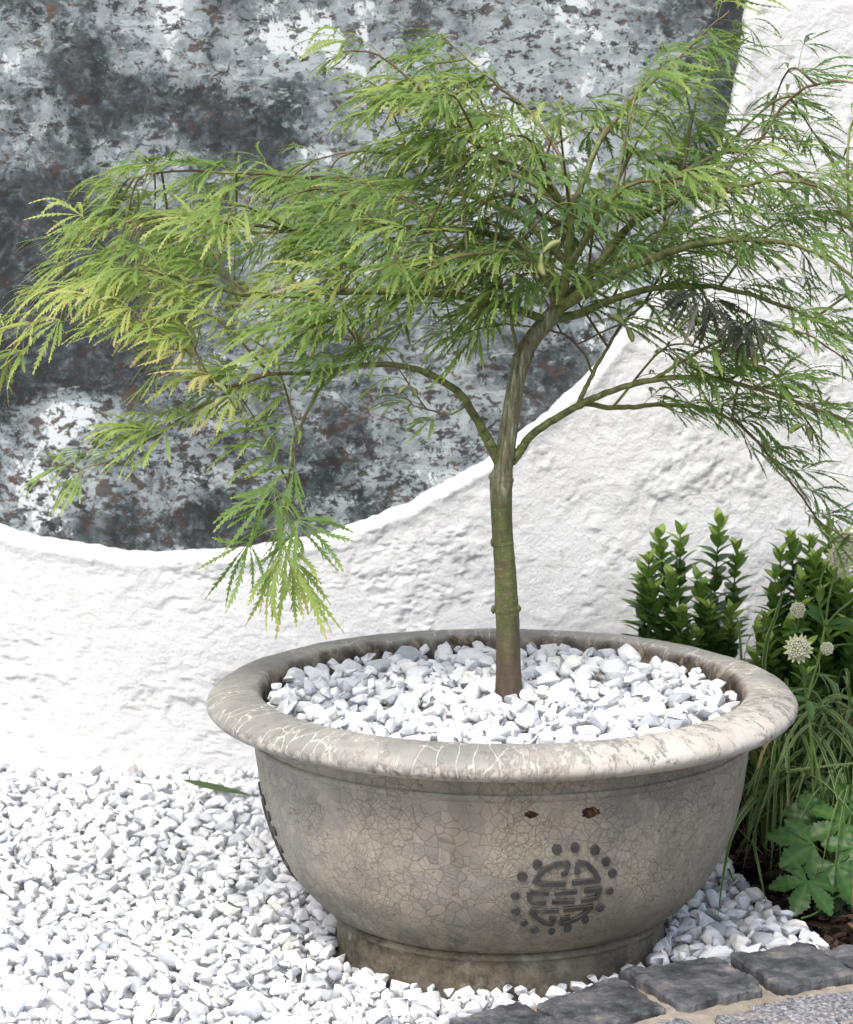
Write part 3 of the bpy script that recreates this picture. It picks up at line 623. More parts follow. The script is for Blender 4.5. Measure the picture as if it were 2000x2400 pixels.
# relief emblem mapped onto the flank
def surf(u, s):   # u: azimuth (0=front, + right), s: arclength up the profile -> point, normal
    seg = np.linalg.norm(np.diff(BP, axis=0), axis=1); cum = np.concatenate([[0], np.cumsum(seg)])
    r = np.interp(s, cum, BP[:, 0]); z = np.interp(s, cum, BP[:, 2]); e_ = .002
    dr = (np.interp(s+e_, cum, BP[:, 0])-np.interp(s-e_, cum, BP[:, 0])); dz = (np.interp(s+e_, cum, BP[:, 2])-np.interp(s-e_, cum, BP[:, 2]))
    l = np.hypot(dr, dz)+1e-12; nr, nz = dz/l, -dr/l
    P = np.stack([r*np.sin(u), -r*np.cos(u), z], -1); Nn = np.stack([nr*np.sin(u), -nr*np.cos(u), nz], -1); return P, Nn
ER = .0525
def emblem(az, sc0):
    mb = MB()
    def patch(poly, h=.0028, taper=.96):
        # poly in zoom pixels (y down) -> unit circle coords -> surface; convex-ish polygon, centre fan
        p = np.array(poly, float); x = (p[:, 0]-905)/440*ER*.87; y = (745-p[:, 1])/362*ER*.97-.10*x; y2 = y-.0*x
        c = np.array([x.mean(), y2.mean()])
        def at_(xx, yy, hh):
            P, Nn = surf(az+xx/.292, sc0+yy); return P+Nn*np.asarray(hh)[..., None] if np.ndim(hh) else P+Nn*hh
        n = len(x); lo = at_(x, y2, -.003); m1 = at_(x, y2, h*.65); hi = at_(c[0]+(x-c[0])*taper, c[1]+(y2-c[1])*taper, h)
        return lo, m1, hi, n
    def blobp(poly, h=.0028, taper=.92):
        lo, m1, hi, n = patch(poly, h, taper); ctr = hi.mean(0)[None]
        V = np.vstack([lo, m1, hi, ctr]); Q = []; T = []
        for k in range(n):
            k2 = (k+1) % n; Q.append([k, k2, n+k2, n+k]); Q.append([n+k, n+k2, 2*n+k2, 2*n+k]); T.append([2*n+k, 2*n+k2, 3*n])
        mb.add(V, Q, T)
    def stroke(pts, w=52):
        P = np.array(pts, float); P = np.vstack([P, [P[-1]]]) if len(P) == 1 else P
        # densify
        D = [P[0]]
        for a_, b_ in zip(P[:-1], P[1:]):
            n = max(1, int(np.linalg.norm(b_-a_)/30)); D += [a_+(b_-a_)*k/n for k in range(1, n+1)]
        D = np.array(D); T = nrm(np.gradient(D, axis=0)); Nn = np.stack([-T[:, 1], T[:, 0]], -1); w_ = w/2*(1+rng.normal(size=len(D))*.04)[:, None]
        def lay(k, h):
            q = D+Nn*w_*k; x = (q[:, 0]-905)/440*ER*.87; y = (745-q[:, 1])/362*ER*.97-.10*x; Ps, Ns = surf(az+x/.292, sc0+y); return Ps+Ns*h
        A = np.stack([lay(1.12, -.003), lay(1.04, .0022), lay(.90, .0030), lay(-.90, .0030), lay(-1.04, .0022), lay(-1.12, -.003)], 1); n = len(D)
        V = A.reshape(-1, 3); Q = [[i*6+j, i*6+j+1, (i+1)*6+j+1, (i+1)*6+j] for i in range(n-1) for j in range(5)]
        Q += [[0, 1, 4, 5], [1, 2, 3, 4], [(n-1)*6+5, (n-1)*6+4, (n-1)*6+1, (n-1)*6], [(n-1)*6+4, (n-1)*6+3, (n-1)*6+2, (n-1)*6+1]]
        mb.add(V, Q)
    stroke([(900, 620), (620, 632), (540, 600), (640, 490), (760, 425), (910, 400)]); stroke([(912, 400), (890, 520)], 46); stroke([(890, 515), (840, 520)], 40)
    stroke([(1020, 515), (1025, 405)]); stroke([(1015, 398), (1130, 420), (1230, 500), (1300, 590)]); stroke([(1310, 585), (975, 610)])
    stroke([(715, 725), (500, 722)]); stroke([(490, 722), (495, 800), (540, 835), (690, 835)])
    stroke([(785, 722), (1045, 710)]); stroke([(765, 822), (1035, 815)])
    stroke([(1140, 700), (1345, 682)]); stroke([(1330, 685), (1315, 780), (1120, 808)])
    stroke([(855, 925), (520, 928)]); stroke([(515, 930), (600, 1020), (720, 1085), (815, 1095)]); stroke([(812, 1100), (820, 1015), (760, 1012)], 40)
    stroke([(920, 912), (1290, 880)]); stroke([(1275, 885), (1180, 985), (1050, 1060), (915, 1092)]); stroke([(912, 1095), (925, 1005), (1015, 1000)], 40)
    def disc(x, y, r):
        r *= .88
        blobp([(x+r*math.cos(a_)*rnd.uniform(.95, 1.05), y+r*.9*math.sin(a_)*rnd.uniform(.95, 1.05)) for a_ in np.linspace(0, 2*math.pi, 14, endpoint=False)])
    def heart(x, y, r, rot):
        r *= .9
        pts = []
        for a_ in np.linspace(0, 2*math.pi, 16, endpoint=False):
            rr = r*(1+.22*math.cos(a_)-.16*abs(math.sin(a_))) if abs(a_-math.pi) > .3 else r*.55
            pts.append((x+rr*math.cos(a_+rot), y+rr*.92*math.sin(a_+rot)))
        blobp(pts)
    for x, y, r in ((770, 275, 64), (1205, 280, 66), (405, 560, 66), (1455, 520, 60), (345, 950, 64), (1390, 900, 58), (595, 1180, 62), (1030, 1165, 62)): disc(x, y, r)
    for x, y, r, ro in ((975, 270, 66, -1.57), (575, 420, 66, 2.2), (1350, 385, 62, 1.2), (345, 770, 62, 3.14), (1450, 710, 58, 0), (465, 1085, 54, 2.6), (1225, 1040, 60, .8), (825, 1190, 60, 1.57)): heart(x, y, r, ro)
    me = mb.build('emblem', None, [M['emblem']], smooth=False); me.parent = bowl; me['label'] = 'raised dark round emblem ringed with dots on the flank'; return me
em = emblem(math.radians(13.4), .138)
# chipped rusty scars in the glaze just under the rim
def scar(az, s0, w, h, seed):
    r = np.random.default_rng(seed); n = 18; a_ = np.linspace(0, 2*math.pi, n, endpoint=False); rr = 1+r.normal(size=n)*.10
    u = az+np.cos(a_)*w*rr/.33; s = s0+np.sin(a_)*h*rr; P, N_ = surf(u, s); c, nc = surf(np.array([az]), np.array([s0]))
    V = np.vstack([P-N_*.002, P+N_*.0004, (c+(P-c)*.8)+N_*.0013, c+nc*.0008]); Q = []; T = []
    for k in range(n):
        k2 = (k+1) % n; Q += [[k, k2, n+k2, n+k], [n+k, n+k2, 2*n+k2, 2*n+k]]; T.append([2*n+k, 2*n+k2, 3*n])
    mb = MB(); mb.add(V, Q, T); o = mb.build('glaze_scar', None, [M['rustspot']]); o.parent = bowl; o['label'] = 'rusty brown chip in the glaze'
smax = np.linalg.norm(np.diff(BP, axis=0), axis=1).sum()
scar(math.asin((1353-1176)/1720/.334), smax-.0175, .0125, .0066, 9); scar(math.asin((1225-1176)/1720/.334), smax-.016, .0085, .0045, 14)
# second emblem further round the left side, one quarter turn away
e2 = em.copy(); COL.objects.link(e2); e2.parent = bowl; e2.rotation_euler = (0, 0, math.radians(-97)); e2['label'] = 'raised dark emblem seen edge-on at the left flank'
# gravel in the bowl
def bs():
    while True:
        a_ = rnd.uniform(0, 6.283); r = .315*math.sqrt(rnd.random()); x, y = BX+r*math.cos(a_), r*math.sin(a_)
        if math.hypot(x-(BX+.006), y) > .026: return x, y
def bH(X, Y):
    r = np.hypot(X-BX, Y); return .290+np.cos(np.clip(r/.32, 0, 1)*1.57)*.010+fbm(X*9, Y*9, 3)*.006
def bok(x, y, rr): return math.hypot(x-BX, y) < .320-rr*.72 and math.hypot(x-BX, y) > .020+rr*.5
gravel(bs, bH, (BX-.34, BX+.34, -.34, .34), 4200, (.019, .042), 'gravel', 'white marble chippings heaped inside the bowl around the maple trunk', 'gravel', 7, bok, lambda x, y: .3425-.0025*(math.hypot(x-BX, y)/.31)**3)
def soilfill():
    mb = MB(); n = 64; a_ = np.linspace(0, 6.283185, n, endpoint=False); r = .312
    V = np.vstack([np.stack([BX+r*np.cos(a_), r*np.sin(a_), np.full(n, .300)], -1), [[BX, 0, .312]]]); mb.add(V, None, [[k, (k+1) % n, n] for k in range(n)])
    o = mb.build('soil_fill', None, [M['soil']]); tag(o, kind='structure')
soilfill()

# ------------------------------------------------------------------ maple
tree = empty('maple_tree', tuple(av(1043, 1422, 0))); tag(tree, 'small laceleaf maple with green trunk and drooping feathery crown growing in the bowl', 'tree')
VPX = 1512.0   # view pixels per metre near the trunk
def curve3(pts, n=6): return catmull(np.array([av(p[0], p[1], p[2]*.6 if p[2] < 0 else p[2]) for p in pts]), n)
def taper(n, r0, r1, p=1.0): return r1+(r0-r1)*(1-np.linspace(0, 1, n))**p
# trunk
tp = [(1046, 1450, 0, 34), (1044, 1420, 0, 28.5), (1043, 1370, 0, 25.5), (1042, 1300, 0, 24), (1041, 1262, 0, 24), (1040, 1250, 0, 25.2), (1039, 1238, 0, 24.2), (1037, 1180, 0, 22.2), (1033, 1125, 0, 21.2), (1032, 1115, 0, 22.0), (1031, 1105, 0, 21.3),
      (1029, 1060, 0, 21.4), (1028, 1015, 0, 22.4), (1028, 992, 0, 23.8), (1029, 980, 0, 23.4), (1032, 962, 0, 20.0), (1035, 940, 0, 19.6), (1042, 890, .0, 18.6), (1050, 840, 0, 18), (1058, 790, 0, 17.6), (1066, 755, 0, 18.4), (1072, 735, 0, 20.5), (1082, 712, 0, 18), (1100, 685, .0, 17.5), (1122, 660, .0, 18), (1142, 632, .0, 15)]
P = curve3([t_[:3] for t_ in tp], 7); rr = np.interp(np.linspace(0, 1, len(P)), np.linspace(0, 1, len(tp)), [t_[3] for t_ in tp])/VPX
mb = MB(); tube(mb, P, rr, 28, wob=.012)
for (x, y, r_) in ((1062, 1248, 7), (1012, 1250, 5), (1050, 1172, 4), (1010, 978, 8), (1048, 985, 6), (1010, 1112, 4), (1088, 728, 8)):
    c = av(x, y, -.004); q = np.array([c+np.array([0, 0, k]) for k in (-.006, -.002, .002, .006)]); tube(mb, q, np.array([.3, 1, 1, .3])*r_/VPX, 10)
trunk = mb.build('trunk', tree, [M['bark']])
# limbs: view-pixel polylines with real depth, r0, r1 (mm), where leaves start, tint
LIMBS = [
 # low left limb
 ([(1026, 950, 0), (1008, 915, -.01), (985, 880, -.02), (945, 815, -.05), (880, 767, -.08), (820, 746, -.10), (740, 745, -.12), (650, 762, -.14), (560, 766, -.15), (500, 785, -.16)], 8.2, 2.6, .55, .55),
 ([(500, 785, -.16), (430, 825, -.17), (350, 870, -.18), (270, 925, -.19), (205, 952, -.2), (150, 968, -.2)], 2.2, 1.2, .05, .60, 1.5),
 ([(700, 752, -.13), (655, 795, -.15), (625, 850, -.16), (600, 920, -.17), (584, 985, -.17), (580, 1050, -.17), (578, 1092, -.17)], 2.8, 1.5, .35, .45),
 ([(545, 768, -.15), (470, 790, -.18), (430, 770, -.22), (395, 720, -.24), (340, 680, -.26), (270, 640, -.27), (200, 610, -.28)], 2.4, 1.2, .12, .78),
 ([(955, 835, -.04), (930, 848, -.06), (860, 836, -.09), (830, 815, -.1)], 1.6, 1.0, .3, .4),
 # low right limb
 ([(1052, 945, 0), (1068, 915, .01), (1100, 880, .02), (1185, 829, .03), (1255, 800, .02), (1340, 776, .0), (1450, 774, -.02), (1550, 800, -.03), (1650, 838, -.04), (1745, 876, -.05), (1830, 940, -.05)], 7.0, 2.6, .40, .42, 1.25),
 ([(1188, 828, .03), (1290, 832, .06), (1380, 828, .08), (1450, 838, .09), (1520, 872, .1), (1575, 935, .1), (1635, 1010, .1), (1690, 1075, .1), (1760, 1120, .1)], 4.0, 1.4, .20, .42, 1.9),
 ([(1185, 829, .03), (1215, 768, .04), (1250, 710, .05), (1290, 655, .07), (1335, 612, .08)], 3.6, 2.0, .8, .4),
 ([(1216, 768, .04), (1195, 725, .03), (1150, 690, .02), (1095, 676, .0), (1010, 672, -.03), (930, 690, -.06)], 2.0, 1.3, .6, .5),
 ([(1340, 776, 0), (1400, 740, -.04), (1480, 700, -.08), (1560, 680, -.1), (1650, 690, -.12), (1740, 740, -.12)], 2.6, 1.4, .12, .42, 1.4),
 # right limbs from the crotch
 ([(1138, 640, 0), (1175, 608, -.01), (1260, 560, -.03), (1350, 532, -.05), (1440, 503, -.08), (1530, 493, -.1), (1620, 497, -.12), (1690, 524, -.14), (1750, 568, -.15), (1810, 640, -.15)], 9.0, 2.2, .4, .45),
 ([(1130, 655, .0), (1190, 645, .02), (1285, 606, .04), (1400, 590, .05), (1500, 602, .04), (1600, 632, .03), (1700, 672, .02), (1800, 730, 0)], 7.0, 2.2, .35, .35),
 ([(1140, 640, 0), (1190, 590, .05), (1260, 500, .09), (1330, 420, .11), (1400, 360, .12), (1475, 320, .12), (1545, 305, .12), (1620, 200, .1), (1700, 165, .08), (1770, 170, .06)], 7.5, 1.6, .45, .42),
 ([(1300, 455, .1), (1400, 410, .05), (1470, 385, .0), (1540, 374, -.04), (1620, 366, -.06), (1690, 385, -.08), (1745, 450, -.1), (1780, 540, -.1)], 4.0, 1.8, .3, .45),
 # central leaders
 ([(1138, 642, 0), (1155, 590, .0), (1168, 530, .0), (1172, 470, .0), (1168, 425, .0)], 9.0, 6.0, 2, .5),
 ([(1170, 440, 0), (1130, 390, -.03), (1090, 355, -.05), (1040, 330, -.08), (970, 290, -.12), (900, 215, -.13), (830, 150, -.13), (770, 108, -.14), (700, 105, -.15)], 5.5, 1.4, .4, .6),
 ([(1168, 428, 0), (1190, 385, .02), (1225, 300, .05), (1258, 250, .07), (1330, 175, .08), (1400, 115, .08), (1455, 62, .08), (1495, 22, .08)], 5.5, 1.5, .35, .5),
 ([(1170, 440, .01), (1150, 330, .06), (1090, 240, .1), (1020, 170, .1), (960, 115, .1), (905, 75, .1)], 3.6, 1.3, .4, .45),
 ([(1172, 470, .0), (1110, 440, -.05), (1060, 395, -.10), (1000, 405, -.16), (930, 450, -.2), (870, 475, -.22), (790, 490, -.25)], 3.6, 1.6, .35, .6),
 ([(1155, 590, 0), (1090, 520, .05), (1000, 482, .07), (880, 471, .07), (740, 473, .06), (640, 478, .04), (520, 465, .02), (400, 448, .0), (290, 448, -.02), (215, 470, -.03)], 6.5, 1.5, .45, .55),
 ([(1120, 655, 0), (1020, 625, -.06), (880, 605, -.10), (740, 598, -.12), (620, 606, -.13), (520, 602, -.14), (437, 585, -.15), (325, 555, -.16), (275, 550, -.16), (225, 565, -.17), (150, 610, -.18), (45, 697, -.2), (8, 752, -.2)], 6.0, 1.8, .35, .72, 1.35),
 ([(1168, 540, .0), (1080, 450, .1), (960, 400, .14), (820, 380, .15), (680, 365, .15), (560, 355, .14), (440, 350, .12), (330, 350, .1), (275, 365, .1)], 6.0, 1.4, .4, .5),
 ([(1170, 440, 0), (1070, 370, .12), (940, 330, .18), (820, 320, .2), (720, 315, .2), (640, 330, .2)], 4.2, 1.4, .4, .45),
 ([(1160, 560, 0), (1210, 470, -.1), (1260, 400, -.17), (1330, 370, -.22), (1420, 380, -.25), (1500, 430, -.26)], 5.0, 1.6, .35, .5),
 ([(1140, 640, 0), (1110, 560, -.1), (1060, 520, -.18), (980, 520, -.24), (900, 545, -.28), (820, 590, -.3)], 5.0, 1.6, .35, .6),
 ([(1060, 740, 0), (1052, 690, -.03), (1035, 620, -.08), (1010, 570, -.14), (960, 545, -.2)], 3.2, 1.5, .4, .6),
 ([(1145, 632, 0), (1120, 570, .12), (1060, 520, .22), (980, 500, .3), (860, 520, .34), (760, 560, .36)], 5.0, 1.6, .35, .45),
 ([(1150, 620, 0), (1210, 560, .12), (1290, 520, .22), (1400, 510, .28), (1500, 530, .3)], 5.0, 1.6, .35, .4),
]
shoots = []   # (P, start fraction, tint)
skel = []
for pts, r0, r1, ls, tint, *dn in LIMBS:
    P = curve3(pts, 9); n = len(P); wig = np.cumsum(rng.normal(size=(n, 3))*.0006, axis=0); wig -= np.linspace(0, 1, n)[:, None]*wig[-1]; P = P+wig
    R = taper(n, r0/1000, r1*.8/1000, 1.5)
    # nodes: little swellings
    L = np.linalg.norm(np.diff(P, axis=0), axis=1).sum(); k = rng.uniform(0, 1, size=int(L/.14)+1)
    for q in k: R = R*(1+.14*np.exp(-((np.linspace(0, 1, n)-q)*L/.003)**2))
    mb = MB(); tone = np.clip(1-(R*1000-1.6)/3.0, 0, 1); tube(mb, P, R, 10, tone, .015)
    shoots.append([P, ls, tint, mb, dn[0] if dn else 1.0]); skel += [(p, i, len(shoots)-1, R[i]) for i, p in enumerate(P[::3])]
SK = np.array([s[0] for s in skel]); SKR = np.array([s[3] for s in skel])
trunkc = av(1130, 640, 0)
# fine shoots that fill the crown: tip targets scattered inside the crown's outline
CROWN = [(30, 690), (90, 590), (220, 500), (330, 470), (330, 375), (420, 365), (560, 365), (680, 350), (720, 270), (745, 150), (830, 130), (940, 120), (1030, 170), (1100, 225), (1200, 210), (1280, 150), (1400, 100), (1480, 60), (1490, 110), (1460, 200), (1540, 240), (1620, 190), (1760, 180), (1800, 400),
         (1800, 1020), (1700, 1020), (1600, 900), (1500, 840), (1350, 800), (1330, 720), (1420, 670), (1350, 600), (1200, 590), (1100, 600), (1010, 640), (940, 700), (880, 720), (760, 720), (640, 760), (500, 790), (400, 830), (330, 800), (300, 720), (180, 690)]
pt = []; tries_ = 0
while len(pt) < 112 and tries_ < 20000:
    tries_ += 1; x, y = rnd.uniform(0, 1800), rnd.uniform(60, 1020)
    if not inpoly(np.array([x]), np.array([y]), CROWN)[0]: continue
    if 560 < x < 700 and 500 < y < 560 and rnd.random() < .8: continue
    if y > 640 and x > 1200 and rnd.random() < .72: continue
    if x > 1250 and y > 380 and rnd.random() < .35: continue
    if min([math.hypot(x-a_, y-b_) for a_, b_ in pt] or [999]) < 54: continue
    pt.append((x, y))
for x, y in pt:
    edge = min(math.hypot(x-a_, y-b_) for a_, b_ in CROWN)
    Y = min(.42, max(-.22, rnd.gauss(.05, .15)))
    if x > 1300 and y > 640: Y = rnd.uniform(-.15, .15)
    tip = av(x, y, Y); out = tip-trunkc; out[2] *= .35; out = nrm(out)
    # join at a nearby skeleton point lying inward
    dv = tip-SK; dist = np.linalg.norm(dv, axis=1); inward = (dv@out)
    sc_ = np.abs(dist-.17)+np.where(inward < .04, .5, 0)+np.where(dist < .07, .3, 0)+rng.uniform(0, .03, len(dist)); j = int(np.argmin(sc_)); st = SK[j]
    mid = (st+tip)/2+np.array([rnd.gauss(0, .012), rnd.gauss(0, .012), .035+rnd.uniform(-.01, .02)])
    P = catmull(np.array([st, mid, tip, ]), 9); n = len(P); P = P+np.cumsum(rng.normal(size=(n, 3))*.0006, axis=0)*np.linspace(0, 1, n)[:, None]
    R = taper(n, min(.0021, SKR[j]*.8), .0008)
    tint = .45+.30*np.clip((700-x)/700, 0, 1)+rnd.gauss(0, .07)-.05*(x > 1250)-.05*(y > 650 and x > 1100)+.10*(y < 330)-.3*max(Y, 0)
    tube(shoots[skel[j][2]][3], P, R, 6, .7)
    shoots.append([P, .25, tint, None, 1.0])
for s in shoots:
    if s[3] is not None: s[3].build('branch', tree, [M['branch']])

# leaves ----------------------------------------------------------
LB, LD, LN, LL, LW, LG, LC, LQ = [], [], [], [], [], [], [], []   # lobe base, dir, normal, length, width, gravity, colour, petiole-ish
pet = MB()
def leaf(base, fwd, up, size, tint, droop, nl=None, spread=1.05, petiole=None, store=None):
    """palmate leaf of narrow toothed lobes fanned about fwd"""
    fwd = nrm(fwd); side = nrm(np.cross(fwd, up)); up = np.cross(side, fwd)
    nl = nl or rnd.choice([7, 7, 7, 9])
    tgt = store if store is not None else (LB, LD, LN, LL, LW, LG, LC)
    for k in range(nl):
        q = (k-(nl-1)/2)/((nl-1)/2); a_ = q*spread+rnd.gauss(0, .09)
        d_ = fwd*math.cos(a_)+side*math.sin(a_)+up*rnd.gauss(0, .12)
        ln = size*(1-.48*abs(q)**1.6)*rnd.uniform(.86, 1.1)
        vals = (base, nrm(d_), up+side*rnd.gauss(0, .35), ln, size*.0115*rnd.uniform(.75, 1.3), droop*rnd.uniform(.75, 1.25), tint+rnd.gauss(0, .035))
        for l_, v_ in zip(tgt, vals): l_.append(v_)
nleaf = 0
def dress(P, start, tint, dens=1.0, size=.086):
    global nleaf
    seg = np.linalg.norm(np.diff(P, axis=0), axis=1); cum = np.concatenate([[0], np.cumsum(seg)]); L = cum[-1]
    s = max(start*L, .012) if start <= 1 else 9e9; flip = rnd.random() < .5
    T = nrm(np.gradient(P, axis=0))
    while s <= L+.001:
        p = np.array([np.interp(s, cum, P[:, k]) for k in range(3)]); t_ = np.array([np.interp(s, cum, T[:, k]) for k in range(3)])
        end = s > L-.02; out = p-trunkc; out[2] = 0; out = nrm(out)
        lat = nrm(np.cross(t_, [0, 0, 1])+np.array([0, 0, .001])); vert = np.cross(lat, t_)
        ax = lat if flip else nrm(vert*.8+lat*.3); flip = not flip
        for sg in (1, -1):
            if rnd.random() < .16: continue
            pd = nrm(t_*.6+ax*sg*rnd.uniform(.5, 1)+out*.3+np.array([0, 0, .35])+rng.normal(size=3)*.15)
            pl = rnd.uniform(.016, .036); q = p+pd*pl; q2 = p+pd*pl*.5+np.array([0, 0, .002])
            sz = size*rnd.uniform(.6, 1.25)*(.85 if end else 1)
            tube(pet, catmull(np.array([p, q2, q]), 3), .00062, 3, .35+.4*rnd.random())
            f = nrm(pd*.42+out*.75+np.array([0, 0, -.05])+rng.normal(size=3)*.12)
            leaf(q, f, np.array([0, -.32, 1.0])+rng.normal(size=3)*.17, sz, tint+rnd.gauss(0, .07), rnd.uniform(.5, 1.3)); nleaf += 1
        if end:
            leaf(p, nrm(t_+np.array([0, 0, -.1])), np.array([0, 0, 1.0])+rng.normal(size=3)*.2, size*rnd.uniform(.75, 1.05), tint+.10, rnd.uniform(.6, 1.2)); nleaf += 1
        s += rnd.uniform(.034, .052)/dens
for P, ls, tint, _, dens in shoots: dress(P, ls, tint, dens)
# the hanging spray at the end of the dark twig, seen against the white wall
hp = [((563, 1000, -.17), (-.35, -.2, -.8), .115, .40, 1.25), ((608, 1066, -.17), (.75, -.2, -.6), .10, .42, 1.1), ((512, 1112, -.18), (-.5, -.2, -.8), .10, .42, 1.0), ((585, 1118, -.18), (.05, -.2, -1), .135, .72, .75),
      ((598, 1150, -.16), (.45, -.2, -.8), .11, .6, .7), ((570, 1150, -.19), (-.35, -.2, -1), .10, .62, .6)]
for b_, f_, s_, tn, sp in hp: leaf(av(*b_), np.array(f_), np.array([.1, -1, .35]), s_, tn, .45, 7, sp); tube(pet, catmull(np.array([av(578, b_[1]-28, -.17), av((578+b_[0])/2, b_[1]-22, -.17), av(*b_)]), 3), .0007, 4, .5)
print('leaves', nleaf, 'lobes', len(LB))
def lobes_mesh(store):
    B, D0, Nn, Ls, Ws, Gs, Cs = [np.array(v, float) for v in store]; n = len(B); S = 12; tt = np.linspace(0, 1, S+1)
    P = np.zeros((n, S+1, 3)); Dd = np.zeros((n, S+1, 3)); P[:, 0] = B; g = np.array([0, 0, -1.0]); curl = rng.normal(size=(n, 3))*.30; curl2 = rng.normal(size=(n, 3))*.14
    for k in range(S+1):
        dd = nrm(D0+g*(Gs*tt[k]**1.1)[:, None]+curl*tt[k]+curl2*math.sin(6.0*tt[k])); Dd[:, k] = dd
        if k < S: P[:, k+1] = P[:, k]+dd*(Ls/S)[:, None]
    Sd = nrm(np.cross(Dd, Nn[:, None])); prof = np.array([.35, .4, .6, .8, .95, 1.0, 1.0, .95, .88, .78, .62, .4, 0.06])
    hw = (Ws[:, None]*prof[None])[..., None]
    Lf = P+Sd*hw; Rg = P-Sd*hw
    up = np.cross(Sd, Dd); Mid = P-up*hw*.35
    # teeth
    tp_ = np.array([0, .1, .5, 1.0, 1.3, 1.35, 1.3, 1.2, 1.05, .85, .6, .3, 0]); tl = (Ws[:, None]*tp_[None]*2.1)*(1+.4*rng.normal(size=(n, S+1)))
    TL = Lf+Sd*(tl*.95)[..., None]+Dd*(tl*1.8+Ls[:, None]*.03)[..., None]-up*(tl*.25)[..., None]
    TR = Rg-Sd*(tl*.95)[..., None]+Dd*(tl*1.8+Ls[:, None]*.03)[..., None]-up*(tl*.25)[..., None]
    # quarter-step points on the edges for tooth bases
    K_ = S+1; V = np.stack([Lf, Mid, Rg, TL, TR], 2)  # n,K,5,3
    idx = (np.arange(n)[:, None, None]*K_+np.arange(K_)[None, :, None])*5+np.arange(5)[None, None]
    Q = np.concatenate([np.stack([idx[:, :-1, 0], idx[:, :-1, 1], idx[:, 1:, 1], idx[:, 1:, 0]], -1).reshape(-1, 4), np.stack([idx[:, :-1, 1], idx[:, :-1, 2], idx[:, 1:, 2], idx[:, 1:, 1]], -1).reshape(-1, 4)])
    ks = slice(1, S-0)
    T = np.concatenate([np.stack([idx[:, 1:S, 0], idx[:, 2:S+1, 0], idx[:, 1:S, 3]], -1).reshape(-1, 3), np.stack([idx[:, 1:S, 2], idx[:, 1:S, 4], idx[:, 2:S+1, 2]], -1).reshape(-1, 3)])
    tone = Cs[:, None]+np.array([.1, .04, .0, -.02, -.02, -.02, 0, .02, .05, .08, .14, .24, .40])[None]*.8
    tone = np.repeat(tone[..., None], 5, 2); tone[..., 3:] += .10; tone[..., 1] += .07
    return V.reshape(-1, 3), Q, T, np.clip(tone.reshape(-1), 0, 1)
V, Q, T, tone = lobes_mesh((LB, LD, LN, LL, LW, LG, LC))
pv = np.concatenate(pet.V); pq = np.concatenate(pet.Q)+len(V); ptt = np.concatenate(pet.T)+len(V); pa = np.concatenate(pet.A)
mi = np.concatenate([np.zeros(len(Q)), np.ones(len(pq)), np.zeros(len(T)), np.ones(len(ptt))])
me = mesh_np('crown', np.vstack([V, pv]), [Q, pq, T, ptt], False, {'tone': np.concatenate([tone, pa])}, mi)
me.polygons.foreach_set('use_smooth', np.ones(len(me.polygons), bool))
link('crown', me, tree, [M['leaf'], M['petiole']])
# withered dark leaves
for pos, f_, s_, n_, dr in (((1440, 600, -.09), (-.2, -.3, -.8), .085, 9, .2), ((1465, 615, -.08), (.3, -.3, -.9), .08, 9, .3), ((1420, 595, -.08), (-.3, -.3, -.6), .07, 7, .3), ((1512, 655, -.12), (-.1, -.4, -.9), .065, 9, .5), ((1548, 652, -.12), (.2, -.4, -.9), .065, 9, .4), ((1530, 660, -.11), (.0, -.5, -.9), .06, 9, .4)):
    st = ([], [], [], [], [], [], []); leaf(av(*pos), np.array(f_), np.array([0, -1, .2]), s_, .4, dr, n_, 1.1, store=st)
    st[4][:] = [w_*1.35 for w_ in st[4]]; V, Q, T, tn = lobes_mesh(st); mb = MB(); mb.add(V, Q, T, tn); q = av(*pos)
    tube(mb, [q, q+np.array([.002, 0, .02]), q+np.array([-.002, .005, .045])], .0006, 4, .5); o = mb.build('withered_leaf', tree, [M['wither']]); o['label'] = 'withered blackish leaf curled up'
# winged seeds
def pod(pos, ang, s, spread=.9):
    mb = MB(); c = av(*pos)
    for sg in (1, -1):
        a_ = ang+sg*spread; d_ = np.array([math.sin(a_), -.15*sg, math.cos(a_)]); d_ = nrm(d_); sd = nrm(np.cross(d_, [0, -1, 0])); K_ = 9; rows = []
        for k in range(K_):
            t_ = k/(K_-1); ctr = c+d_*s*t_+sd*sg*s*.16*math.sin(t_*2.4)
            wd = s*(.07+.15*math.sin(min(1, t_*1.05)**1.3*math.pi*.93)); th_ = s*(.06 if t_ < .28 else .012)
            rows.append([ctr+sd*wd, ctr+np.array([0, -th_, 0]), ctr-sd*wd*.7, ctr+np.array([0, th_, 0])])
        V = np.array(rows).reshape(-1, 3); Q = [[i*4+j, i*4+(j+1) % 4, (i+1)*4+(j+1) % 4, (i+1)*4+j] for i in range(K_-1) for j in range(4)]+[[3, 2, 1, 0], [(K_-1)*4, (K_-1)*4+1, (K_-1)*4+2, (K_-1)*4+3]]
        mb.add(V, Q, None, np.clip(.3+.5*np.repeat(np.linspace(0, 1, K_), 4), 0, 1))
    tube(mb, [c, c+np.array([.001, 0, .012]), c+np.array([-.002, .003, .028])], .0006, 5, .3)
    mb.build('seed_pod', tree, [M['pod']])
pod((1112, 520, -.33), 2.0, .027, .9); pod((1283, 668, -.05), 4.0, .024, 1.2); pod((1415, 655, -.1), 2.9, .022, 1.0); pod((472, 812, -.2), 3.3, .024, .7); pod((468, 810, -.21), 4.0, .022, 1.3); pod((1552, 718, -.12), 1.9, .022, 1.1); pod((1652, 870, -.06), 3.5, .024, .6); pod((840, 790, -.12), 3.3, .018, .6)

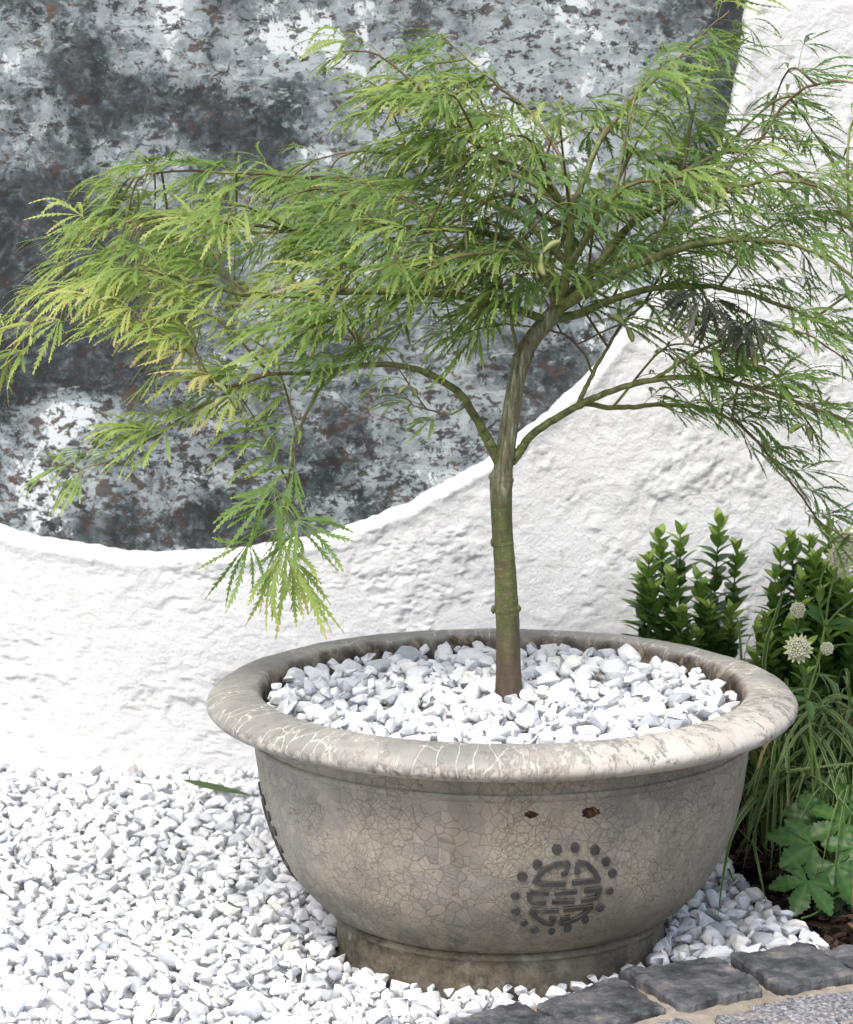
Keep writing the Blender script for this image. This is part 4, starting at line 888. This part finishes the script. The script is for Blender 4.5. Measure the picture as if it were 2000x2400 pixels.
# ------------------------------------------------------------------ box shrubs behind the bowl
def blade_leaf(mb, p, d_, up, L, W, tone, fold=.25, bend=.4, K_=6, pw=.9):
    d_ = nrm(d_); sd = nrm(np.cross(d_, up)); up = np.cross(sd, d_); rows = []
    for k in range(K_+1):
        t_ = k/K_; w_ = W*math.sin(math.pi*min(1, t_**pw*.97+.015))**.85; c = p+d_*L*t_-up*bend*L*t_*t_*.5
        rows += [c+sd*w_+up*w_*fold, c, c-sd*w_+up*w_*fold]
    V = np.array(rows); Q = [[i*3+j, i*3+j+1, (i+1)*3+j+1, (i+1)*3+j] for i in range(K_) for j in range(2)]
    a_ = np.tile([tone, tone+.12, tone], K_+1); mb.add(V, Q, None, np.clip(a_, 0, 1))
def box_shrub(name, label, tips, base, nfill, depth):
    root = empty(name, tuple(base)); tag(root, label, 'shrub', 'box shrubs behind the bowl'); fol = MB(); r = rnd
    allt = list(tips)
    for k in range(nfill):
        x, y, Y = r.choice(tips); allt.append((x+r.uniform(-45, 45), y+r.uniform(30, 190), Y+r.uniform(-.05, .06)))
    for (x, y, Y) in allt:
        tip = av(x, y, Y); b = np.array(base)+np.array([(tip[0]-base[0])*.72+r.uniform(-.02, .02), (tip[1]-base[1])*.6+r.uniform(-.03, .03), 0])
        P = catmull(np.array([b, (b*.5+tip*.5)+np.array([r.gauss(0, .014), r.gauss(0, .014), 0]), tip]), 12); L = np.linalg.norm(tip-b)
        st = MB(); tube(st, P, taper(len(P), .0026, .0012), 6, .5); st.build('stem', root, [M['boxstem']])
        s = .05; az = r.uniform(0, 3); n = int((L-.04)/.0122)
        for k in range(n+1):
            f = .12+.88*k/max(n, 1); p = P[min(len(P)-1, int(f*(len(P)-1)))]*1.0; i0 = f*(len(P)-1); i1 = int(i0); fr = i0-i1
            p = P[i1]*(1-fr)+P[min(i1+1, len(P)-1)]*fr; az += 1.57+r.gauss(0, .4); topf = max(0, 1-(n-k)/5.0)
            for sg in (0, math.pi):
                el = .72+.35*topf+r.gauss(0, .2); d_ = np.array([math.cos(az+sg)*math.cos(el), math.sin(az+sg)*math.cos(el), math.sin(el)])
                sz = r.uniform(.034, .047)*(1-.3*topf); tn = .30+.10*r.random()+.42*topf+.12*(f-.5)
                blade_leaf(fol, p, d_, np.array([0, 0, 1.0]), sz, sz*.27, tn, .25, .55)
        for q in range(3):
            az += 2.1; d_ = np.array([math.cos(az)*.35, math.sin(az)*.35, 1]); blade_leaf(fol, P[-1], d_, np.array([math.cos(az), math.sin(az), .1]), .018, .0045, .9, .3, -.3)
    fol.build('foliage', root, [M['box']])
box_shrub('box_shrub', 'upright green box shrub against the white wall just behind the bowl rim', [(1352, 1105, .68), (1395, 1098, .72), (1330, 1155, .66), (1475, 1078, .70), (1512, 1128, .70), (1430, 1190, .64), (1375, 1185, .62), (1340, 1215, .64), (1455, 1250, .62), (1500, 1260, .66), (1400, 1260, .6)], (.44, .68, -.01), 12, .1)
box_shrub('box_shrub', 'denser darker box shrub at the right edge behind the pale flowers', [(1622, 1105, .66), (1660, 1112, .68), (1700, 1098, .7), (1590, 1190, .64), (1645, 1195, .6), (1730, 1110, .66), (1570, 1270, .62), (1600, 1140, .66), (1675, 1150, .64), (1715, 1160, .62), (1640, 1250, .58), (1620, 1290, .58), (1680, 1220, .58), (1735, 1200, .58), (1780, 1130, .62), (1700, 1300, .54), (1760, 1280, .56), (1655, 1330, .5), (1820, 1180, .6)], (.70, .64, -.01), 26, .1)

# ------------------------------------------------------------------ variegated grass
def blade(Pts, W, tone):
    P = catmull(np.array(Pts), 6); T = nrm(np.gradient(P, axis=0)); n = len(P)
    rr = nrm(np.array([rnd.gauss(0, 1), rnd.gauss(0, 1), 0.0])); S = nrm(np.cross(T, np.array([0, 0, 1.0])+rr*.5)); t_ = np.linspace(0, 1, n); wd = W*np.minimum(1, t_*6+.35)*(1-t_**3)**.8
    wd = np.maximum(wd, W*.03); N_ = np.cross(S, T)
    k = np.array([-1, -.5, 0, .5, 1]); V = P[:, None]+S[:, None]*(wd[:, None]*k[None])[..., None]+N_[:, None]*(wd[:, None]*np.abs(k)[None]*.35)[..., None]
    Q = [[i*5+j, i*5+j+1, (i+1)*5+j+1, (i+1)*5+j] for i in range(n-1) for j in range(4)]
    ed = np.tile(np.abs(k), n); tn = np.repeat(tone+.12*t_**4, 5); return V.reshape(-1, 3), np.array(Q), ed, tn
def grass_clump(label, base, n, L, lean, extra=()):
    root = empty('ornamental_grass', tuple(base)); tag(root, label, 'grass clump', 'variegated grass clumps beside the bowl')
    Vs, Qs, E, A = [], [], [], []; off = 0
    for k in range(n):
        a_ = rnd.uniform(0, 6.283); r0 = abs(rnd.gauss(0, .02)); l = L*rnd.uniform(.55, 1.15); sp = rnd.uniform(.25, 1.0)
        d_ = np.array([math.cos(a_), math.sin(a_), 0])+np.array(lean)*.5; b = np.array(base)+np.array([math.cos(a_), math.sin(a_), 0])*r0
        pts = [b, b+np.array([0, 0, l*.32])+d_*l*.10*sp, b+np.array([0, 0, l*(.62-.1*sp)])+d_*l*.32*sp, b+np.array([0, 0, l*(.72-.35*sp)])+d_*l*.62*sp, b+np.array([0, 0, l*(.68-.62*sp)])+d_*l*.85*sp]
        tn = rnd.uniform(.2, .8) if rnd.random() > .05 else .97
        V, Q, e_, a2 = blade(pts, rnd.uniform(.0020, .0038), tn); Vs.append(V); Qs.append(Q+off); off += len(V); E.append(e_); A.append(a2)
    link('blades', mesh_np('blades', np.concatenate(Vs), [np.concatenate(Qs)], True, {'edge': np.concatenate(E), 'tone': np.concatenate(A)}), root, [M['blade']])
    for pts, W in extra:
        V, Q, e_, a2 = blade([np.array(p) for p in pts], W, .6); link('blade', mesh_np('blade', V, [Q], True, {'edge': e_, 'tone': a2}), root, [M['blade']])
fz = lambda zx, zy, Y: at(1650+zx/4.2, 1750+zy/4.2, Y)   # from the zoomed crop
grass_clump('arching white-edged grass clump close to the right flank of the bowl', (.545, .46, -.01), 260, .36, (0, -.1, 0),
    [([fz(620, 640, .42), fz(545, 515, .30), fz(430, 610, .2), fz(280, 860, .10), fz(200, 1200, .04), fz(130, 1725, -.02)], .0036),
     ([fz(690, 560, .42), fz(640, 260, .36), fz(560, 205, .3), fz(500, 290, .26), fz(440, 440, .22), fz(400, 490, .2)], .0028),
     ([fz(620, 360, .42), fz(800, 270, .30), fz(1000, 222, .26), (.78, .2, .21)], .0036),
     ([fz(1040, 300, .45), fz(930, 240, .3), fz(1150, 340, .22), fz(1350, 530, .16), fz(1480, 680, .12)], .0030),
     ([fz(330, 800, .42), fz(420, 900, .3), fz(500, 980, .25), fz(600, 1080, .2)], .0034), ([fz(520, 780, .4), fz(495, 960, .2), fz(540, 1200, .12), fz(615, 1560, .06)], .0026),
     ([fz(860, 910, .2), fz(740, 1010, .22), fz(640, 1025, .24), fz(590, 970, .26), fz(640, 900, .28)], .0022), ([fz(180, 960, .4), fz(210, 1100, .3), fz(260, 1250, .2), fz(300, 1350, .12)], .0026),
     ([(.50, .50, 0), at(1735, 1500, .5), at(1712, 1440, .5)], .0024), ([(.50, .52, 0), at(1745, 1540, .5), at(1800, 1470, .5)], .0024), ([(.54, .5, 0), at(1790, 1580, .44), at(1820, 1440, .42), at(1845, 1370, .42)], .0034)])
grass_clump('fine white-edged grass clump at the right edge below the flowers', (.66, .44, -.01), 300, .38, (.05, -.1, 0))
grass_clump('white-edged grass clump in shade beyond the lobed leaves', (.64, .30, -.01), 130, .28, (.1, 0, 0))

# ------------------------------------------------------------------ lobed-leaf perennial
def palm_leaf(c, f_, up, s, parent, tone, lobes=5):
    f_ = nrm(f_); side = nrm(np.cross(f_, up)); up = np.cross(side, f_); mb = MB()
    for k in range(lobes):
        q = k-(lobes-1)/2; a_ = q*(1.02 if lobes == 5 else .85)+rnd.gauss(0, .05); L = s*(1-.10*abs(q))*rnd.uniform(.92, 1.06); d_ = f_*math.cos(a_)+side*math.sin(a_); sd = -f_*math.sin(a_)+side*math.cos(a_)
        K_ = 20; rows = []
        for i in range(K_+1):
            t_ = i/K_; w_ = L*.235*math.sin(math.pi*min(1, .02+t_**1.35*.98))**.8*(1.0 if t_ < .97 else .6)
            z_ = -.25*L*t_**2*(1+.3*math.sin(q*2))+.0
            tooth = (.17 if i % 2 else -.05)*w_+(.16*w_ if i in (13, 14) else 0); wv = L*.012*math.sin(i*1.3+q)
            row = []
            for kk in (-1, -.5, 0, .5, 1):
                ex = (w_+tooth) if abs(kk) == 1 else w_
                row.append(c+d_*L*(t_+(.03 if abs(kk) == 1 and i % 2 else 0))+sd*kk*ex+up*(z_+abs(kk)*w_*.22+wv*abs(kk)))
            rows += row
        V = np.array(rows); Q = [[i*5+j, i*5+j+1, (i+1)*5+j+1, (i+1)*5+j] for i in range(K_) for j in range(4)]
        mb.add(V, Q, None, np.clip(np.tile([tone-.05, tone, tone+.27, tone, tone-.05], K_+1)+np.repeat(.05*np.sin(np.arange(K_+1)*1.57), 5), 0, 1))
    return mb.build('leaf', parent, [M['hellebore']])
def lobed_plant():
    base = np.array([.60, .16, -.01]); root = empty('lobed_perennial', tuple(base)); tag(root, 'low leafy plant with big toothed lobed leaves between the grass and the paving', 'plant'); st = MB()
    LV = [((1020, 1330, .07), (-.25, -.5, -.3), .050, 5, .40), ((1075, 970, .12), (-.8, -.3, .05), .052, 4, .50), ((1380, 755, .16), (-.7, -.3, -.1), .052, 5, .50), ((1300, 1160, .10), (.4, -.5, -.7), .050, 5, .34), ((1480, 990, .12), (.3, -.5, -.6), .050, 5, .45),
          ((1180, 660, .22), (-.9, -.1, .1), .050, 3, .3), ((1100, 740, .20), (-.4, .2, .3), .04, 4, .34), ((1450, 560, .2), (.5, -.2, .2), .048, 5, .42), ((1260, 1440, .12), (.2, -.4, -.6), .042, 3, .12), ((900, 1560, .12), (-.5, -.3, -.3), .034, 3, .08), ((1560, 1280, .14), (.5, -.4, -.4), .05, 5, .36), ((1620, 800, .2), (.5, -.3, .1), .05, 5, .4), ((1220, 520, .28), (-.2, .2, .5), .036, 3, .25)]
    for (zx, zy, Y), f_, s_, nl, tn in LV:
        c = fz(zx, zy, Y); palm_leaf(c, np.array(f_), np.array([0, -.75, .75])+rng.normal(size=3)*.12, s_*rnd.uniform(1.12, 1.28), root, tn, nl)
        tube(st, catmull(np.array([base+np.array([rnd.gauss(0, .012), rnd.gauss(0, .012), 0]), (base*.5+c*.5)+np.array([0, .01, .02]), c]), 6), .0014, 6)
    tube(st, catmull(np.array([fz(1480, 1400, .14), fz(1290, 1490, .10), fz(1100, 1640, .05), fz(960, 1690, .03)]), 6), .0016, 6)
    st.build('stem', root, [M['stem']])
lobed_plant()

# ------------------------------------------------------------------ pale pincushion flowers
def flower_head(c, face, rad, parent, bracts=14):
    face = nrm(face); u = nrm(np.cross(face, [0.1, .2, 1])); v = np.cross(face, u); head = MB(); nfl = 90; ico = []
    bm = bmesh.new(); bmesh.ops.create_icosphere(bm, subdivisions=1, radius=1); SV = np.array([q.co[:] for q in bm.verts]); ST = np.array([[q.index for q in f.verts] for f in bm.faces]); bm.free()
    for k in range(nfl):
        t_ = (k+.5)/nfl; ph = k*2.39996; th_ = math.acos(1-1.15*t_); d_ = face*math.cos(th_)+(u*math.cos(ph)+v*math.sin(ph))*math.sin(th_); rr = rad*.72*rnd.uniform(.9, 1.08)
        q = c+d_*rr; head.add(SV*rad*.092*rnd.uniform(.8, 1.2)+q, None, ST, rnd.random()); tube(head, [c+d_*rad*.2, q], rad*.018, 3, .3)
    head.add(SV*rad*.35+c, None, ST, .2)
    head.build('flower_head', parent, [M['floret']])
    if bracts:
        bm_ = MB()
        for k in range(bracts):
            a_ = 6.283*k/bracts+rnd.gauss(0, .06); d_ = (u*math.cos(a_)+v*math.sin(a_))*.93+face*.28; blade_leaf(bm_, c-face*rad*.25+d_*rad*.15, d_, face, rad*1.0, rad*.17, .55+.2*rnd.random(), .15, -.1)
        bm_.build('bract', parent, [M['bract']])
zf = lambda zx, zy, Y: at(1450+zx/3.182, 1200+zy/3.182, Y)
def flower_plant(label, stems, heads, leaves):
    b0 = stems[0][0][0]; root = empty('flowering_perennial', tuple(b0)); tag(root, label, 'flower', 'pale pincushion flowers beside the bowl')
    for pts, r_ in stems:
        mb = MB(); P = catmull(np.array(pts), 7); tube(mb, P, taper(len(P), r_, r_*.7), 8, .5); mb.build('stem', root, [M['stem']])
    for c, f_, rd, nb in heads: flower_head(np.array(c), np.array(f_), rd, root, nb)
    for c, dirs, L in leaves:
        for d_ in dirs:
            lf = MB(); blade_leaf(lf, np.array(c), np.array(d_, float), np.array([0, -.6, 1.0]), L*rnd.uniform(.85, 1.15), L*.17, .45, .25, .5, 8); lf.build('leaf', root, [M['hellebore']])
Yf = .24
nodeA = zf(1408, 1400, Yf); nodeB = zf(1540, 850, Yf)
flower_plant('tall stem with four pale flower heads, the largest open at the right edge',
  [([(.60, .27, .0), zf(1500, 1990, Yf), zf(1470, 1850, Yf), zf(1430, 1600, Yf), nodeA], .0028), ([nodeA, zf(1450, 1240, Yf), zf(1500, 1070, Yf), nodeB], .0026), ([nodeB, zf(1500, 700, Yf), zf(1510, 500, Yf), zf(1570, 370, Yf)], .0018), ([nodeB, zf(1570, 640, Yf), zf(1620, 450, Yf), zf(1690, 300, Yf)], .0018), ([nodeB, zf(1640, 740, Yf), zf(1750, 650, Yf), zf(1830, 560, Yf)], .0018), ([zf(1500, 1070, Yf), zf(1520, 1060, Yf-.01), zf(1555, 1040, Yf-.02)], .0014), ([zf(1460, 1200, Yf), zf(1530, 1020, Yf+.01), zf(1660, 990, Yf+.01), zf(1740, 985, Yf)], .0011)],
  [(zf(1655, 330, Yf-.02), (-.15, -1, .25), .0205, 16), (zf(1695, 215, Yf+.03), (.1, -1, .3), .0165, 14), (zf(1675, 445, Yf+.03), (.1, -1, -.1), .011, 8), (zf(1555, 1018, Yf-.02), (.1, -1, .1), .0125, 0), (zf(1850, 540, Yf), (.1, -1, .3), .018, 14)],
  [(nodeB, [(-.8, -.3, .9), (-.6, .1, 1.0), (.9, -.3, .5), (1, .1, .25), (.7, -.5, .1)], .042), (nodeA, [(-.8, -.3, .25), (.3, -.8, -.9)], .034)])
flower_plant('shorter stem with a round greenish flower head under a smaller bud',
  [([(.575, .27, 0), zf(1440, 1800, Yf), zf(1425, 1560, Yf), zf(1402, 1400, Yf+.01), zf(1375, 1200, Yf), zf(1350, 1060, Yf)], .0024), ([zf(1372, 1180, Yf), zf(1310, 960, Yf+.02), zf(1335, 860, Yf+.01), zf(1345, 760, Yf)], .0015), ([nodeA, zf(1500, 1150, Yf), zf(1380, 1000, Yf+.02)], .0012)],
  [(zf(1340, 1018, Yf-.02), (-.1, -1, .2), .0205, 15), (zf(1337, 733, Yf), (0, -1, .2), .0145, 0)],
  [(zf(1335, 890, Yf), [(-.3, -.4, 1.0), (.9, -.3, .35), (-.9, -.2, -.1), (.2, -.9, .2)], .022)])

# ------------------------------------------------------------------ bark mulch, fallen leaf, debris
def mulch():
    Vs, Qs, A = [], [], []; off = 0; cube = np.array([[x, y, z] for x in (-1, 1) for y in (-1, 1) for z in (-1, 1)], float); CQ = np.array([[0, 1, 3, 2], [4, 6, 7, 5], [0, 4, 5, 1], [2, 3, 7, 6], [0, 2, 6, 4], [1, 5, 7, 3]])
    k = 0
    while k < 3600:
        x, y = rnd.uniform(.3, 1.1), rnd.uniform(-.25, .75)
        if y < pave_y(x)+.003 or not inpoly(np.array([x]), np.array([y]), BED)[0]: continue
        k += 1; L = rnd.uniform(.003, .013)*(1.5 if rnd.random() < .08 else 1); dim = np.array([L, L*rnd.uniform(.22, .5), L*rnd.uniform(.1, .25)]); V = cube*dim*rng.uniform(.6, 1.15, (8, 1))
        V = V@rotmat(rnd.uniform(0, 6.28), rnd.gauss(0, .35), rnd.gauss(0, .35)).T+np.array([x, y, -.004+rnd.uniform(0, .014)])
        Vs.append(V); Qs.append(CQ+off); off += 8; A.append(np.full(8, rnd.random()))
    o = link('bark_mulch', mesh_np('mulch', np.concatenate(Vs), [np.concatenate(Qs)], False, {'tone': np.concatenate(A)}), None, [M['chip']]); tag(o, 'dark brown bark mulch covering the planting bed', 'mulch', kind='stuff')
mulch()
p0 = ground_at(430, 1828, .035); p1 = ground_at(588, 1872, .015)
mb = MB(); d_ = p1-p0; blade_leaf(mb, p0, d_, np.array([0, -.35, 1.0]), float(np.linalg.norm(d_)), .0085, .4, .2, -.12, 12, .8)
o = mb.build('fallen_leaf', None, [M['fallen']]); tag(o, 'single long green leaf lying on the white gravel left of the bowl', 'leaf')
def debris(label, px, py, Y, name='dry_blossom'):
    mb = MB(); c = at(px, py, Y)
    for k in range(6):
        a_ = rnd.uniform(0, 6.28); d2 = np.array([math.cos(a_), math.sin(a_), rnd.uniform(.1, .9)]); blade_leaf(mb, c, d2, np.array([0, 0, 1.0]), .007, .0014, .5, .3, .5, 4)
    o = mb.build(name, None, [M['dry']]); tag(o, label, 'plant debris')
debris('tiny rust-brown dried blossom on the gravel in the bowl, near its right side', 1608, 1674, -.13)
debris('small dark dry husk on the gravel in the bowl, behind the rust-brown blossom', 1650, 1652, -.08, 'dry_husk')
